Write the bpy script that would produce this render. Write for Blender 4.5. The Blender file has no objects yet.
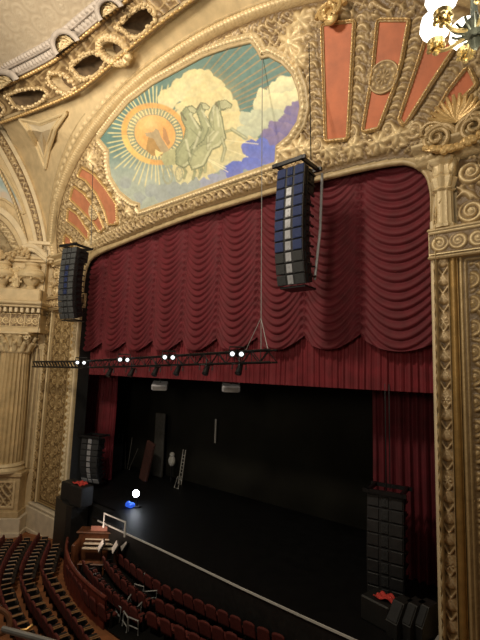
import bpy, math, random
import numpy as np
from mathutils import Vector, Matrix
from math import sin, cos, pi, radians, sqrt, atan2
random.seed(7)
COL = bpy.context.scene.collection
SC = bpy.context.scene
A3 = lambda *v: np.array(v, float)

# ------------------------------------------------------------------ camera
CAM = A3(10.2178, -10.0384, 5.3348); FPX = 424.09
YAW, PIT, ROL = 0.6943, 0.1208, 0.0334
DV = A3(-sin(YAW)*cos(PIT), cos(YAW)*cos(PIT), sin(PIT))
_r = A3(cos(YAW), sin(YAW), 0); _u = np.cross(_r, DV)
RV = _r*cos(ROL) + _u*sin(ROL); UV = _u*cos(ROL) - _r*sin(ROL)
cd = bpy.data.cameras.new('camera'); co = bpy.data.objects.new('camera', cd); COL.objects.link(co)
cd.sensor_fit = 'VERTICAL'; cd.sensor_height = 32; cd.lens = FPX*32/640; cd.clip_start = .05; cd.clip_end = 200
co.matrix_world = Matrix([[RV[0], UV[0], -DV[0], CAM[0]], [RV[1], UV[1], -DV[1], CAM[1]], [RV[2], UV[2], -DV[2], CAM[2]], [0, 0, 0, 1]])
SC.camera = co

# survey helpers: where the sight line of a photo point meets a real plane n.p = c
def ray(x, y): return DV*FPX + RV*(x-240) + UV*(320-y)
def hp(px, n, c):
    v = ray(*px); n = A3(*n); return CAM + v*((c-CAM@n)/(v@n))
hy = lambda x, y, Y: hp((x, y), (0, 1, 0), Y)
hz = lambda x, y, Z: hp((x, y), (0, 0, 1), Z)
NS = A3(0, -.958, -.287)                      # sounding board plane, facing the house
def hS(x, y, off=0.): return hp((x, y), -NS, 10.5*.287-off)
NW = A3(1, -1, 0)/sqrt(2)                     # splayed left side wall, facing the house
def hW(x, y, off=0.): return hp((x, y), NW, -10.3/sqrt(2)+off)
def Wp(s, z, off=0.): return A3(-10.3-s/sqrt(2)+off/sqrt(2), -s/sqrt(2)-off/sqrt(2), z)
def proj(P):
    v = np.asarray(P, float)-CAM; d = v@DV
    return 240+FPX*(v@RV)/d, 320-FPX*(v@UV)/d

# ------------------------------------------------------------------ materials
def newmat(name):
    m = bpy.data.materials.new(name); m.use_nodes = True
    nt = m.node_tree; b = nt.nodes['Principled BSDF']; return m, nt, b
def mat(name, col, rough=.6, metal=0., var=.12, scale=6., bump=.0, bscale=40., spec=None, emit=None, es=0.):
    m, nt, b = newmat(name); N = nt.nodes; L = nt.links
    tc = N.new('ShaderNodeTexCoord'); nz = N.new('ShaderNodeTexNoise'); nz.inputs['Scale'].default_value = scale; nz.inputs['Detail'].default_value = 5
    L.new(tc.outputs['Object'], nz.inputs['Vector'])
    rp = N.new('ShaderNodeValToRGB'); e = rp.color_ramp.elements
    e[0].position = .3; e[1].position = .7
    e[0].color = tuple(c*(1-var) for c in col)+(1,); e[1].color = tuple(min(1, c*(1+var)) for c in col)+(1,)
    L.new(nz.outputs['Fac'], rp.inputs['Fac']); L.new(rp.outputs['Color'], b.inputs['Base Color'])
    b.inputs['Roughness'].default_value = rough; b.inputs['Metallic'].default_value = metal
    if spec is not None: b.inputs['Specular IOR Level'].default_value = spec
    if bump:
        n2 = N.new('ShaderNodeTexNoise'); n2.inputs['Scale'].default_value = bscale; n2.inputs['Detail'].default_value = 6
        L.new(tc.outputs['Object'], n2.inputs['Vector'])
        bp = N.new('ShaderNodeBump'); bp.inputs['Strength'].default_value = bump; bp.inputs['Distance'].default_value = .02
        L.new(n2.outputs['Fac'], bp.inputs['Height']); L.new(bp.outputs['Normal'], b.inputs['Normal'])
    if emit:
        b.inputs['Emission Color'].default_value = tuple(emit)+(1,); b.inputs['Emission Strength'].default_value = es
    return m
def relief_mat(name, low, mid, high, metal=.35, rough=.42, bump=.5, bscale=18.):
    """gilded high points, crevice shade painted into the low tone; colour follows carving height"""
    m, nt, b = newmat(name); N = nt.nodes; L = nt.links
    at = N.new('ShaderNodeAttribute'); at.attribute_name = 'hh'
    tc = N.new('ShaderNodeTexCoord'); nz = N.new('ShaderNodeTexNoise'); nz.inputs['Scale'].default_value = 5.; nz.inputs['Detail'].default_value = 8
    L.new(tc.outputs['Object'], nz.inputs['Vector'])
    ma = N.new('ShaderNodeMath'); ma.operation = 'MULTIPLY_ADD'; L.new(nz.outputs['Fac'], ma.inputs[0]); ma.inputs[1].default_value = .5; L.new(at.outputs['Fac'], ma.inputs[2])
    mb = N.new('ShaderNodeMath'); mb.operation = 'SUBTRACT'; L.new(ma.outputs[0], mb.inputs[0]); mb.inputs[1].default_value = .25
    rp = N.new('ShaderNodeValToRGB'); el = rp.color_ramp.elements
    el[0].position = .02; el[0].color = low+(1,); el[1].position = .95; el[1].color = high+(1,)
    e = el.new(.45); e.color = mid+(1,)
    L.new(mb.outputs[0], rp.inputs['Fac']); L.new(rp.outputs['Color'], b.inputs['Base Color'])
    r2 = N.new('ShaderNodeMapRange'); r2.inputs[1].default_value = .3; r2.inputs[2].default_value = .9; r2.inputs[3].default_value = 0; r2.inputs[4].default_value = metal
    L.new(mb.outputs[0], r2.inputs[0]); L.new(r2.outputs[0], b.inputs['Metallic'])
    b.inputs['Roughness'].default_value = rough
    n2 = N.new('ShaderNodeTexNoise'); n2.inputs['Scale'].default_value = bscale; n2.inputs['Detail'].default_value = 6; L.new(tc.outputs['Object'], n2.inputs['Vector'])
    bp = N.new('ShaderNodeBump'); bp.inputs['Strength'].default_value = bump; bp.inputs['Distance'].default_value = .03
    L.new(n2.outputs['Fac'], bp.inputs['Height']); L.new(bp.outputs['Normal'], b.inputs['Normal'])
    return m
def attr_mat(name, rough=.6, bump=.15, bscale=30.):
    m, nt, b = newmat(name); N = nt.nodes; L = nt.links
    at = N.new('ShaderNodeAttribute'); at.attribute_name = 'paint'
    tc = N.new('ShaderNodeTexCoord'); nz = N.new('ShaderNodeTexNoise'); nz.inputs['Scale'].default_value = 9.; nz.inputs['Detail'].default_value = 6
    L.new(tc.outputs['Object'], nz.inputs['Vector'])
    mr = N.new('ShaderNodeMapRange'); mr.inputs[3].default_value = .82; mr.inputs[4].default_value = 1.18; L.new(nz.outputs['Fac'], mr.inputs[0])
    mx = N.new('ShaderNodeVectorMath'); mx.operation = 'SCALE'; L.new(at.outputs['Color'], mx.inputs[0]); L.new(mr.outputs[0], mx.inputs['Scale'])
    L.new(mx.outputs[0], b.inputs['Base Color']); b.inputs['Roughness'].default_value = rough
    return m
GOLD = relief_mat('gilded_plaster', (.16, .10, .045), (.46, .335, .175), (.86, .69, .41), metal=.2)  # low tone darkened so the carving crevices carry painted shade
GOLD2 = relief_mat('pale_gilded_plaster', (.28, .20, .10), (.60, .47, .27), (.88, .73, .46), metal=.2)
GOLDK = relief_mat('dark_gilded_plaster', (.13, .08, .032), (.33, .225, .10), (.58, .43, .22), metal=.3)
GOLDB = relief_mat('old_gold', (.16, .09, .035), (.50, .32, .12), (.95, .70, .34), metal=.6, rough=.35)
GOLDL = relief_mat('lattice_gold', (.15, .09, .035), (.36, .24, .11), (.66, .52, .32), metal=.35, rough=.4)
CREAM = mat('cream_plaster', (.60, .47, .275), .6, var=.14, scale=2.5, bump=.25, bscale=12)
CREAM2 = mat('pale_cream_plaster', (.70, .58, .38), .6, var=.1, scale=2.5, bump=.2, bscale=12)
PLINTH = mat('plinth_stone', (.66, .58, .44), .55, var=.12, scale=3., bump=.15)
GREYP = mat('grey_mauve_plaster', (.40, .35, .31), .6, var=.15, scale=4, bump=.3)
CORAL = mat('coral_paint', (.47, .13, .05), .6, var=.16, scale=3., bump=.15, bscale=20)
CORALL = mat('pale_coral_paint', (.48, .19, .10), .6, var=.16, scale=3., bump=.15, bscale=20)
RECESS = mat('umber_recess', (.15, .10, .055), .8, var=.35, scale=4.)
BLACK = mat('black_paint', (.012, .012, .012), .5, var=.3, scale=8, bump=.2)
BLACKM = mat('matt_black_velour', (.006, .006, .0055), .9, var=.5, scale=2., spec=.1)
STAGE = mat('black_stage_floor', (.004, .004, .0045), .55, var=.4, scale=3., spec=.25)
BACKM = mat('scuffed_black_backdrop', (.012, .0115, .009), .9, var=.35, scale=.5, spec=.1)
METALK = mat('black_metal', (.02, .02, .022), .4, .6, var=.2)
GREYM = mat('grey_metal', (.30, .30, .30), .45, .4, var=.15)
WHITEM = mat('white_metal', (.75, .75, .73), .4, 0, var=.05)
VELV = mat('red_velour', (.105, .006, .013), .75, var=.22, scale=3., bump=.2, bscale=60)
VELV2 = mat('crimson_velour', (.15, .009, .016), .75, var=.22, scale=3., bump=.2, bscale=60)
for v in (VELV, VELV2):
    b = v.node_tree.nodes['Principled BSDF']; b.inputs['Sheen Weight'].default_value = .2; b.inputs['Sheen Roughness'].default_value = .4; b.inputs['Sheen Tint'].default_value = (1, .25, .25, 1)
SEATR = mat('seat_velvet', (.10, .014, .010), .8, var=.25, scale=12, bump=.2)
WOOD = mat('brown_wood', (.11, .04, .016), .4, var=.3, scale=8, bump=.1)
CARPET = mat('rust_carpet', (.26, .095, .032), .9, var=.35, scale=3., bump=.3, bscale=80)
BRASS = mat('brass', (.55, .33, .12), .3, .9, var=.12)

# ------------------------------------------------------------------ mesh helpers
def link(o, parent=None):
    COL.objects.link(o)
    if parent is not None: o.parent = parent
    return o
def obj(name, V, F, m, parent=None, smooth=True, attrs=None, mats=None, mi=None, uvcol=None):
    V = np.asarray(V, float).reshape(-1, 3)
    if parent is not None: V = V - A3(*parent.get('org', (0, 0, 0)))
    me = bpy.data.meshes.new(name)
    me.from_pydata(V.tolist(), [], F if isinstance(F, list) else F.tolist())
    for mm in (mats or [m]): me.materials.append(mm)
    if mi is not None: me.polygons.foreach_set('material_index', np.asarray(mi, np.int32))
    me.polygons.foreach_set('use_smooth', [bool(smooth)]*len(me.polygons))
    if attrs is not None:
        a = me.attributes.new('hh', 'FLOAT', 'POINT'); a.data.foreach_set('value', np.asarray(attrs, np.float32).ravel())
    if uvcol is not None:
        a = me.attributes.new('paint', 'FLOAT_COLOR', 'POINT'); c = np.ones((len(V), 4), np.float32); c[:, :3] = uvcol; a.data.foreach_set('color', c.ravel())
    me.update()
    o = link(bpy.data.objects.new(name, me), parent)
    if parent is not None: o['org'] = list(parent.get('org', (0, 0, 0)))
    return o
def tag(o, label=None, cat=None, group=None, kind=None):
    if label: o['label'] = label
    if cat: o['category'] = cat
    if group: o['group'] = group
    if kind: o['kind'] = kind
    return o
def thing(name, loc, label, cat, group=None):
    o = bpy.data.objects.new(name, None); o.empty_display_size = .1; COL.objects.link(o)
    o.location = tuple(loc); o['org'] = [float(c) for c in loc]
    return tag(o, label, cat, group)
def copy_tree(o, parent=None):
    c = o.copy(); COL.objects.link(c)
    if parent is not None: c.parent = parent
    for ch in list(o.children): copy_tree(ch, c)
    return c
def struct(o): o['kind'] = 'structure'; return o
def nrm(v): v = np.asarray(v, float); return v/(np.linalg.norm(v)+1e-12)
class MB:
    def __init__(s): s.v = []; s.f = []; s.n = 0; s.h = []
    def add(s, V, F, h=None):
        V = np.asarray(V, float).reshape(-1, 3); s.v.append(V); s.f += [tuple(int(i)+s.n for i in f) for f in F]; s.n += len(V)
        s.h.append(np.full(len(V), .6) if h is None else np.asarray(h, float).ravel()); return s
    def box(s, c, size, ax=None, bev=0.):
        c = A3(*c); X, Y, Z = [np.eye(3)[i] for i in range(3)] if ax is None else [nrm(a) for a in ax]
        a, b, d = [q/2 for q in size]
        if bev <= 0:
            V = [c+X*i*a+Y*j*b+Z*k*d for k in (-1, 1) for j in (-1, 1) for i in (-1, 1)]
            return s.add(V, [(0, 2, 3, 1), (4, 5, 7, 6), (0, 1, 5, 4), (2, 6, 7, 3), (0, 4, 6, 2), (1, 3, 7, 5)])
        r = min(bev, a, b, d)*.999
        prof = [(-a+r, -b), (a-r, -b), (a, -b+r), (a, b-r), (a-r, b), (-a+r, b), (-a, b-r), (-a, -b+r)]
        V = []
        for z, k in ((-d, 1), (-d+r, 0), (d-r, 0), (d, 1)):
            for (x, y) in prof:
                if k: x = max(-a+r, min(a-r, x)); y = max(-b+r, min(b-r, y))
                V.append(c+X*x+Y*y+Z*z)
        F = []
        for q in range(3):
            for i in range(8): j = (i+1) % 8; F.append((q*8+i, q*8+j, q*8+8+j, q*8+8+i))
        F.append(tuple(range(7, -1, -1))); F.append(tuple(range(24, 32)))
        return s.add(V, F)
    def cyl(s, p0, p1, r0, r1=None, n=10, cap=True):
        p0 = A3(*p0); p1 = A3(*p1); r1 = r0 if r1 is None else r1
        d = nrm(p1-p0); a = nrm(np.cross(d, (0, 0, 1) if abs(d[2]) < .9 else (1, 0, 0))); b = np.cross(d, a)
        V = [p+(a*cos(t)+b*sin(t))*r for p, r in ((p0, r0), (p1, r1)) for t in np.linspace(0, 2*pi, n, endpoint=False)]
        F = [(i, (i+1) % n, n+(i+1) % n, n+i) for i in range(n)]
        if cap: F += [tuple(range(n-1, -1, -1)), tuple(range(n, 2*n))]
        return s.add(V, F)
    def tube(s, P, r, n=8, closed=False):
        P = np.asarray(P, float); m = len(P)
        R = np.full(m, r, float) if np.isscalar(r) else np.asarray(r, float)
        V = []; ref = A3(.13, .21, 1.)
        for i in range(m):
            if closed: d = P[(i+1) % m]-P[i-1]
            else: d = P[min(i+1, m-1)]-P[max(i-1, 0)]
            d = nrm(d)
            if abs(d@nrm(ref)) > .97: ref = A3(1., .2, .1)
            a = nrm(np.cross(d, ref)); b = np.cross(d, a); ref = b if False else ref
            V += [P[i]+(a*cos(t)+b*sin(t))*R[i] for t in np.linspace(0, 2*pi, n, endpoint=False)]
        F = []
        for i in range(m if closed else m-1):
            j = (i+1) % m
            F += [(i*n+k, i*n+(k+1) % n, j*n+(k+1) % n, j*n+k) for k in range(n)]
        if not closed: F += [tuple(range(n-1, -1, -1)), tuple(range((m-1)*n, m*n))]
        return s.add(V, F)
    def lathe(s, prof, c, ax=(0, 0, 1), n=20, mod=None, h=None):
        c = A3(*c); d = nrm(ax); a = nrm(np.cross(d, (0, 1, 0) if abs(d[1]) < .9 else (1, 0, 0))); b = np.cross(d, a)
        V = []; H = []
        for (r, z) in prof:
            for t in np.linspace(0, 2*pi, n, endpoint=False):
                rr = r*(mod(t) if mod else 1); V.append(c+d*z+(a*cos(t)+b*sin(t))*rr); H.append(.6)
        m = len(prof)
        F = [(i*n+k, i*n+(k+1) % n, (i+1)*n+(k+1) % n, (i+1)*n+k) for i in range(m-1) for k in range(n)]
        F += [tuple(range(n-1, -1, -1)), tuple(range((m-1)*n, m*n))]
        return s.add(V, F, H)
    def prism(s, P, d):
        P = np.asarray(P, float); d = np.asarray(d, float); n = len(P)
        return s.add(np.vstack([P, P+d]), [tuple(range(n-1, -1, -1)), tuple(range(n, 2*n))]+[(i, (i+1) % n, n+(i+1) % n, n+i) for i in range(n)])
    def ball(s, c, r, n=10, sc=(1, 1, 1)):
        prof = [(max(1e-3, sin(t))*r, -cos(t)*r) for t in np.linspace(0.05, pi-.05, n//2+2)]
        k0 = len(s.v); s.lathe(prof, (0, 0, 0), n=n); s.v[k0] = s.v[k0]*A3(*sc)+A3(*c); return s
    def build(s, name, m, parent=None, smooth=True, autos=True):
        o = obj(name, np.vstack(s.v), s.f, m, parent, smooth, attrs=np.concatenate(s.h))
        if smooth and autos:
            try: o.data.set_sharp_from_angle(angle=radians(35))
            except Exception: pass
        return o
def grid(name, P, m, parent=None, h=None, mask=None, smooth=True, uvcol=None):
    """P (n,m,3) array of points -> one quad sheet"""
    n, k = P.shape[:2]; idx = np.arange(n*k).reshape(n, k)
    F = np.stack([idx[:-1, :-1], idx[:-1, 1:], idx[1:, 1:], idx[1:, :-1]], -1)
    if mask is not None:
        keep = mask[:-1, :-1] & mask[:-1, 1:] & mask[1:, 1:] & mask[1:, :-1]; F = F[keep]
    F = F.reshape(-1, 4); V = P.reshape(-1, 3)
    H = None if h is None else np.asarray(h).ravel(); C = None if uvcol is None else np.asarray(uvcol).reshape(-1, 3)
    if mask is not None:
        u, inv = np.unique(F, return_inverse=True); F = inv.reshape(-1, 4); V = V[u]
        if H is not None: H = H[u]
        if C is not None: C = C[u]
    return obj(name, V, F, m, parent, smooth, attrs=H, uvcol=C)
def resample(P, n):
    P = np.asarray(P, float); d = np.r_[0, np.cumsum(np.linalg.norm(np.diff(P, axis=0), axis=1))]; t = np.linspace(0, d[-1], n)
    return np.stack([np.interp(t, d, P[:, i]) for i in range(P.shape[1])], 1)
def smoothpath(P, it=2):
    P = np.asarray(P, float)
    for _ in range(it):
        Q = [P[0]]
        for a, b in zip(P[:-1], P[1:]): Q += [a*.75+b*.25, a*.25+b*.75]
        Q.append(P[-1]); P = np.array(Q)
    return P
def sst(a, b, x): t = np.clip((x-a)/(b-a), 0, 1); return t*t*(3-2*t)

# carving height functions -------------------------------------------------
def spiral(u, v, cx, cy, R, sg=1, k=2.2, ph=0.):
    dx, dy = (u-cx)*sg, v-cy; r = np.hypot(dx, dy)/R+1e-4; th = np.arctan2(dy, dx)
    q = (th/(2*pi)+np.log(r)*k*.55+ph) % 1.
    arm = np.sin(pi*q)**1.2
    return np.where(r < 1, arm*sst(1, .8, r)*(.55+.45*r)+np.exp(-(r/.16)**2), 0)
def rosette(u, v, cx, cy, R, n=6, rot=0.):
    dx, dy = u-cx, v-cy; r = np.hypot(dx, dy)/R; th = np.arctan2(dy, dx)+rot
    pet = .62+.38*np.abs(np.cos(n*th/2)); return np.where(r < pet, np.sqrt(np.clip(1-(r/pet)**2, 0, 1))*(.55+.45*np.abs(np.cos(n*th/2))), 0)+np.exp(-(r/.2)**2)*.6
def arab(u, v, s=1., seed=0.):
    u = u/s; v = v/s
    a = np.sin(5.3*u+2.1*np.sin(3.1*v+seed))*np.sin(4.7*v+2.0*np.sin(3.7*u+1.3*seed+1))
    b = np.sin(11*u+3*np.sin(5*v+seed)+1)*np.sin(10*v+2.6*np.sin(6*u+2*seed))
    vine = np.exp(-(a/.22)**2); leaf = np.clip(b, 0, 1)*np.clip(np.abs(a)*1.6, 0, 1)
    return np.clip(vine*.85+leaf*.8, 0, 1.1)
def leafrow(s, w, per, ):
    """row of upright leaves; s along, w across 0..1"""
    q = (s/per) % 1.-.5; e = np.abs(q)*2
    return np.clip(1-(e/(.35+.6*np.sin(pi*np.clip(w, 0, 1))))**2, 0, 1)
def inpoly(X, Y, P):
    P = np.asarray(P, float); r = np.zeros(np.shape(X), bool)
    for (x0, y0), (x1, y1) in zip(P, np.roll(P, -1, 0)):
        if y0 == y1: continue
        c = ((y0 > Y) != (y1 > Y)) & (X < (x1-x0)*(Y-y0)/(y1-y0)+x0); r ^= c
    return r
def distpoly(X, Y, P, closed=True):
    P = np.asarray(P, float); D = np.full(np.shape(X), 1e9)
    Q = np.roll(P, -1, 0) if closed else P[1:]
    for (a, b) in zip(P if closed else P[:-1], Q):
        ab = b-a; t = np.clip(((X-a[0])*ab[0]+(Y-a[1])*ab[1])/(ab@ab+1e-9), 0, 1)
        D = np.minimum(D, np.hypot(X-a[0]-t*ab[0], Y-a[1]-t*ab[1]))
    return D
def panel(name, org, U, Vd, Nn, w, h, res, fn, depth, m, parent=None, mask=None):
    nu, nv = max(2, int(w/res)), max(2, int(h/res)); u = np.linspace(0, w, nu); v = np.linspace(0, h, nv)
    G, H = np.meshgrid(u, v, indexing='ij'); Z = fn(G, H)
    P = A3(*org)+G[..., None]*nrm(U)+H[..., None]*nrm(Vd)+(Z*depth)[..., None]*nrm(Nn)
    if np.dot(np.cross(nrm(U), nrm(Vd)), nrm(Nn)) < 0: P = P[::-1]; Z = Z[::-1]
    return grid(name, P, m, parent, h=Z, mask=None if mask is None else mask(G, H))
def sweep(name, path, prof, out, fwd, m, parent=None, mod=None, scale=None, closed=False, step=None):
    """profile (o,f,tag) swept along path; out/fwd per-point unit vectors; mod(s,w,j)->extra forward"""
    path = np.asarray(path, float)
    if step:
        d = np.r_[0, np.cumsum(np.linalg.norm(np.diff(path, axis=0), axis=1))]; n = max(2, int(d[-1]/step))
        t = np.linspace(0, d[-1], n)
        out = np.stack([np.interp(t, d, np.asarray(out)[:, i]) for i in range(3)], 1); fwd = np.stack([np.interp(t, d, np.asarray(fwd)[:, i]) for i in range(3)], 1)
        if scale is not None: scale = np.interp(t, d, scale)
        path = np.stack([np.interp(t, d, path[:, i]) for i in range(3)], 1)
    d = np.r_[0, np.cumsum(np.linalg.norm(np.diff(path, axis=0), axis=1))]
    prof = np.asarray(prof, float); sc = np.ones(len(path)) if scale is None else scale
    P = path[:, None]+out[:, None]*(prof[None, :, 0]*sc[:, None])[..., None]
    f = np.repeat(prof[None, :, 1], len(path), 0); hh = np.full(f.shape, .45)
    if mod is not None:
        e = mod(d[:, None], prof[None, :, 0]); f = f+e[0]; hh = hh*0+e[1]
    P = P+fwd[:, None]*f[..., None]
    return grid(name, P, m, parent, h=hh)
def normals2(path, ref):
    """unit vectors pointing to the left of the path, perpendicular to ref"""
    t = np.gradient(np.asarray(path, float), axis=0); t /= np.linalg.norm(t, axis=1)[:, None]+1e-9
    o = np.cross(t, ref); return o/(np.linalg.norm(o, axis=1)[:, None]+1e-9)
# ================================================================== SETTING
FLZ = -2.3
def quad(name, pts, m, parent=None): return obj(name, pts, [(0, 1, 2, 3)], m, parent, smooth=False)
def zfl(x): return min(-1.2, -1.2+.135*(x+2))
def hfl(x, y, up=0.):                        # sight line meets the raked house floor
    z = -1.6
    for _ in range(12): p = hz(x, y, z+up); z = zfl(p[0])
    p[2] = z; return p
xs_ = [-22, -18, -14, -10, -6, -2, 14]; V_ = []
for x_ in xs_: V_ += [(x_, -14, zfl(x_)), (x_, 2, zfl(x_))]
struct(obj('floor', V_, [(2*i, 2*i+2, 2*i+3, 2*i+1) for i in range(6)], CARPET, smooth=False))
# stage: slab with a front edge surveyed from the white nosing line
fe = [hz(x, y, 0.) for x, y in [(100, 520), (121, 531), (160, 548), (200, 568), (240, 587.5), (300, 615.5), (355, 640)]]
fx = [p[0] for p in fe]; fy = [-1.08, -1.1, -1.12, -1.17, -1.22, -1.24, -1.24]
p80 = hz(81, 519.5, 0.)
front = [(p80[0], -1.02)]+[(x, y) for x, y in zip(fx, fy)]+[(7.4, -1.22)]
b = MB(); b.prism([(x, y, -.06) for x, y in front]+[(7.4, 5, -.06), (-14, 5, -.06), (-14, .3, -.06), (-7.5, .3, -.06), (-7.4, -.0, -.06), (p80[0], -.0, -.06)], (0, 0, .06))
st = struct(b.build('stage_floor', STAGE, smooth=False)); st['kind'] = 'structure'
b = MB(); b.prism([(x, y+.03, FLZ) for x, y in front]+[(7.4, 0, FLZ), (-7.4, 0, FLZ), (p80[0], -.3, FLZ)], (0, 0, -FLZ-.06))
struct(b.build('stage_apron_wall', BLACK, smooth=False))
b = MB()
for (x0, y0), (x1, y1) in zip(front[1:-1], front[2:]):
    d = nrm((x1-x0, y1-y0, 0)); b.box(((x0+x1)/2, (y0+y1)/2-.012, .0), (np.hypot(x1-x0, y1-y0)+.01, .03, .045), ax=(d, (-d[1], d[0], 0), (0, 0, 1)))
tag(b.build('stage_edge_strip', mat('white_edge_strip', (.62, .62, .60), .5, var=.05), smooth=False), 'thin white strip along the front edge of the black stage', 'edge strip')
b = MB(); b.box((-3.7, 4.9, 6), (20.6, .1, 12)); struct(b.build('wall_stage_back', BACKM, smooth=False))
b = MB(); b.box((-14.05, 2.6, 6), (.1, 4.8, 12)); struct(b.build('wall_stage_left', BLACKM, smooth=False))
b = MB(); b.box((8.3, 2.6, 6), (.1, 4.6, 12.3)); struct(b.build('wall_stage_right', BLACKM, smooth=False))
b = MB(); b.box((-2.9, 2.6, 12.2), (22.4, 4.6, .1)); struct(b.build('ceiling_stage', BLACKM, smooth=False))
# black reveal walls just behind the opening
b = MB(); b.box((-10.9, .45, 5), (6.6, .1, 14.4)); struct(b.build('wall_stage_front_left', BLACK, smooth=False))

# ---- opening outline (surveyed, on the proscenium plane)
opx = [(429, 190), (426, 178), (420, 171), (411, 166), (400, 164), (365, 170), (327, 179), (280, 191), (230, 206), (190, 218), (155, 231), (120, 245), (98, 254.5)]
op = [hS(*p) if hS(*p)[2] > 10.5 else hy(*p, 0) for p in opx]
corner = [(-7.08, 0, 10.12), (-7.3, 0, 9.9), (-7.44, 0, 9.6)]
OPEN = smoothpath([A3(7.5, 0, -1.0), A3(7.5, 0, 4.), A3(7.5, 0, 8.94), A3(7.5, 0, 9.5)]+op+[A3(*c) for c in corner]+[A3(-7.5, 0, 9.1), A3(-7.5, 0, 8.), A3(-7.5, 0, 4.), A3(-7.5, 0, -1.4)], 1)
OUTV = -normals2(OPEN, A3(0, 1, 0)); 
if OUTV[0][0] < 0: OUTV = -OUTV
SCL = np.clip((OPEN[:, 2]-9.0)/1.4, 0, 1)*.85+.15
FW = np.repeat(A3(0, -1, 0)[None], len(OPEN), 0)
def mod_surround(s, o):
    bead = (o > .60)*(o < .72)*np.abs(np.sin(s*pi/.16)); leaf = ((o > .74)*(o < 1.02))*np.clip(np.sin(s*2*pi/.3)*.6+.5, 0, 1)
    h = bead*.06+leaf*.07
    return h, .25+bead*.7+leaf*.6+0*s
prof = [(.0, -.06), (0, .0), (.03, .05), (.08, .06), (.14, .03), (.30, .02), (.46, .06), (.52, .12), (.58, .15), (.61, .13), (.645, .17), (.68, .18), (.715, .13), (.75, .12), (.80, .18), (.87, .22), (.94, .24), (1.0, .20), (1.03, .10), (1.04, -.06)]
sp = []
for (a, c), (a2, c2) in zip(prof[:-1], prof[1:]):
    n = 3 if a > .5 else 2
    for k in range(n): sp.append((a+(a2-a)*k/n, c+(c2-c)*k/n))
sp.append(prof[-1])
struct(sweep('trim_1', OPEN, sp, OUTV, FW, GOLD2, mod=mod_surround, scale=SCL, step=.03))

# ---- sounding board plane above the opening: (x, v) -> point
def Sp(x, v, off=0.):
    x = np.asarray(x, float); v = np.asarray(v, float); return np.stack([x, -.287*v+NS[1]*off, 10.5+.958*v+NS[2]*off], -1)
def s_xy(px): p = hS(*px); return (p[0], (p[2]-10.5)/.958)
AX, AV = 10.05, 5.37
# mural outline in photo pixels, then on the plane
mpx = [(101, 139), (110, 150), (110, 164), (112, 176), (121, 191), (133, 200.5), (141, 203), (141, 210), (180, 196), (230, 178), (276, 162), (277, 146), (289, 136), (298, 122), (301, 108), (299, 92), (293, 76), (283, 65), (270, 58), (262, 60), (258, 52), (252, 44), (228, 50), (205, 58), (180, 71.5), (155, 85), (130, 103.5), (115, 121)]
MUR = np.array([s_xy(p) for p in mpx])
PR = [[(324.6, 27), (353, 24), (346.7, 137.5), (328, 139.6)],
      [(380, 23), (407, 23), (400, 62), (392, 90), (378, 127), (365.4, 130), (375, 75)],
      [(430, 35), (453, 48), (430, 83), (405, 123), (402, 119), (419.6, 67)],
      [(467.5, 71), (474, 85), (459, 100), (436, 127), (432, 125), (451, 92)]]
PL = [[(83.3, 169), (95, 176), (106, 189), (117, 205), (118, 223), (110, 224), (106, 210), (98, 193), (87.5, 180), (80, 176)],
      [(75, 188), (85, 195), (98, 212), (104.6, 228), (101, 231.5), (95, 222), (81, 207.5), (72, 199)],
      [(70, 209.6), (79, 216), (89.6, 232.5), (89.6, 240), (79, 228), (69, 220)],
      [(66.7, 235.6), (72, 240), (73, 245), (65.6, 243)]]
PRs = [np.array([s_xy(p) for p in q]) for q in PR]; PLs = [np.array([s_xy(p) for p in q]) for q in PL]
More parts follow.
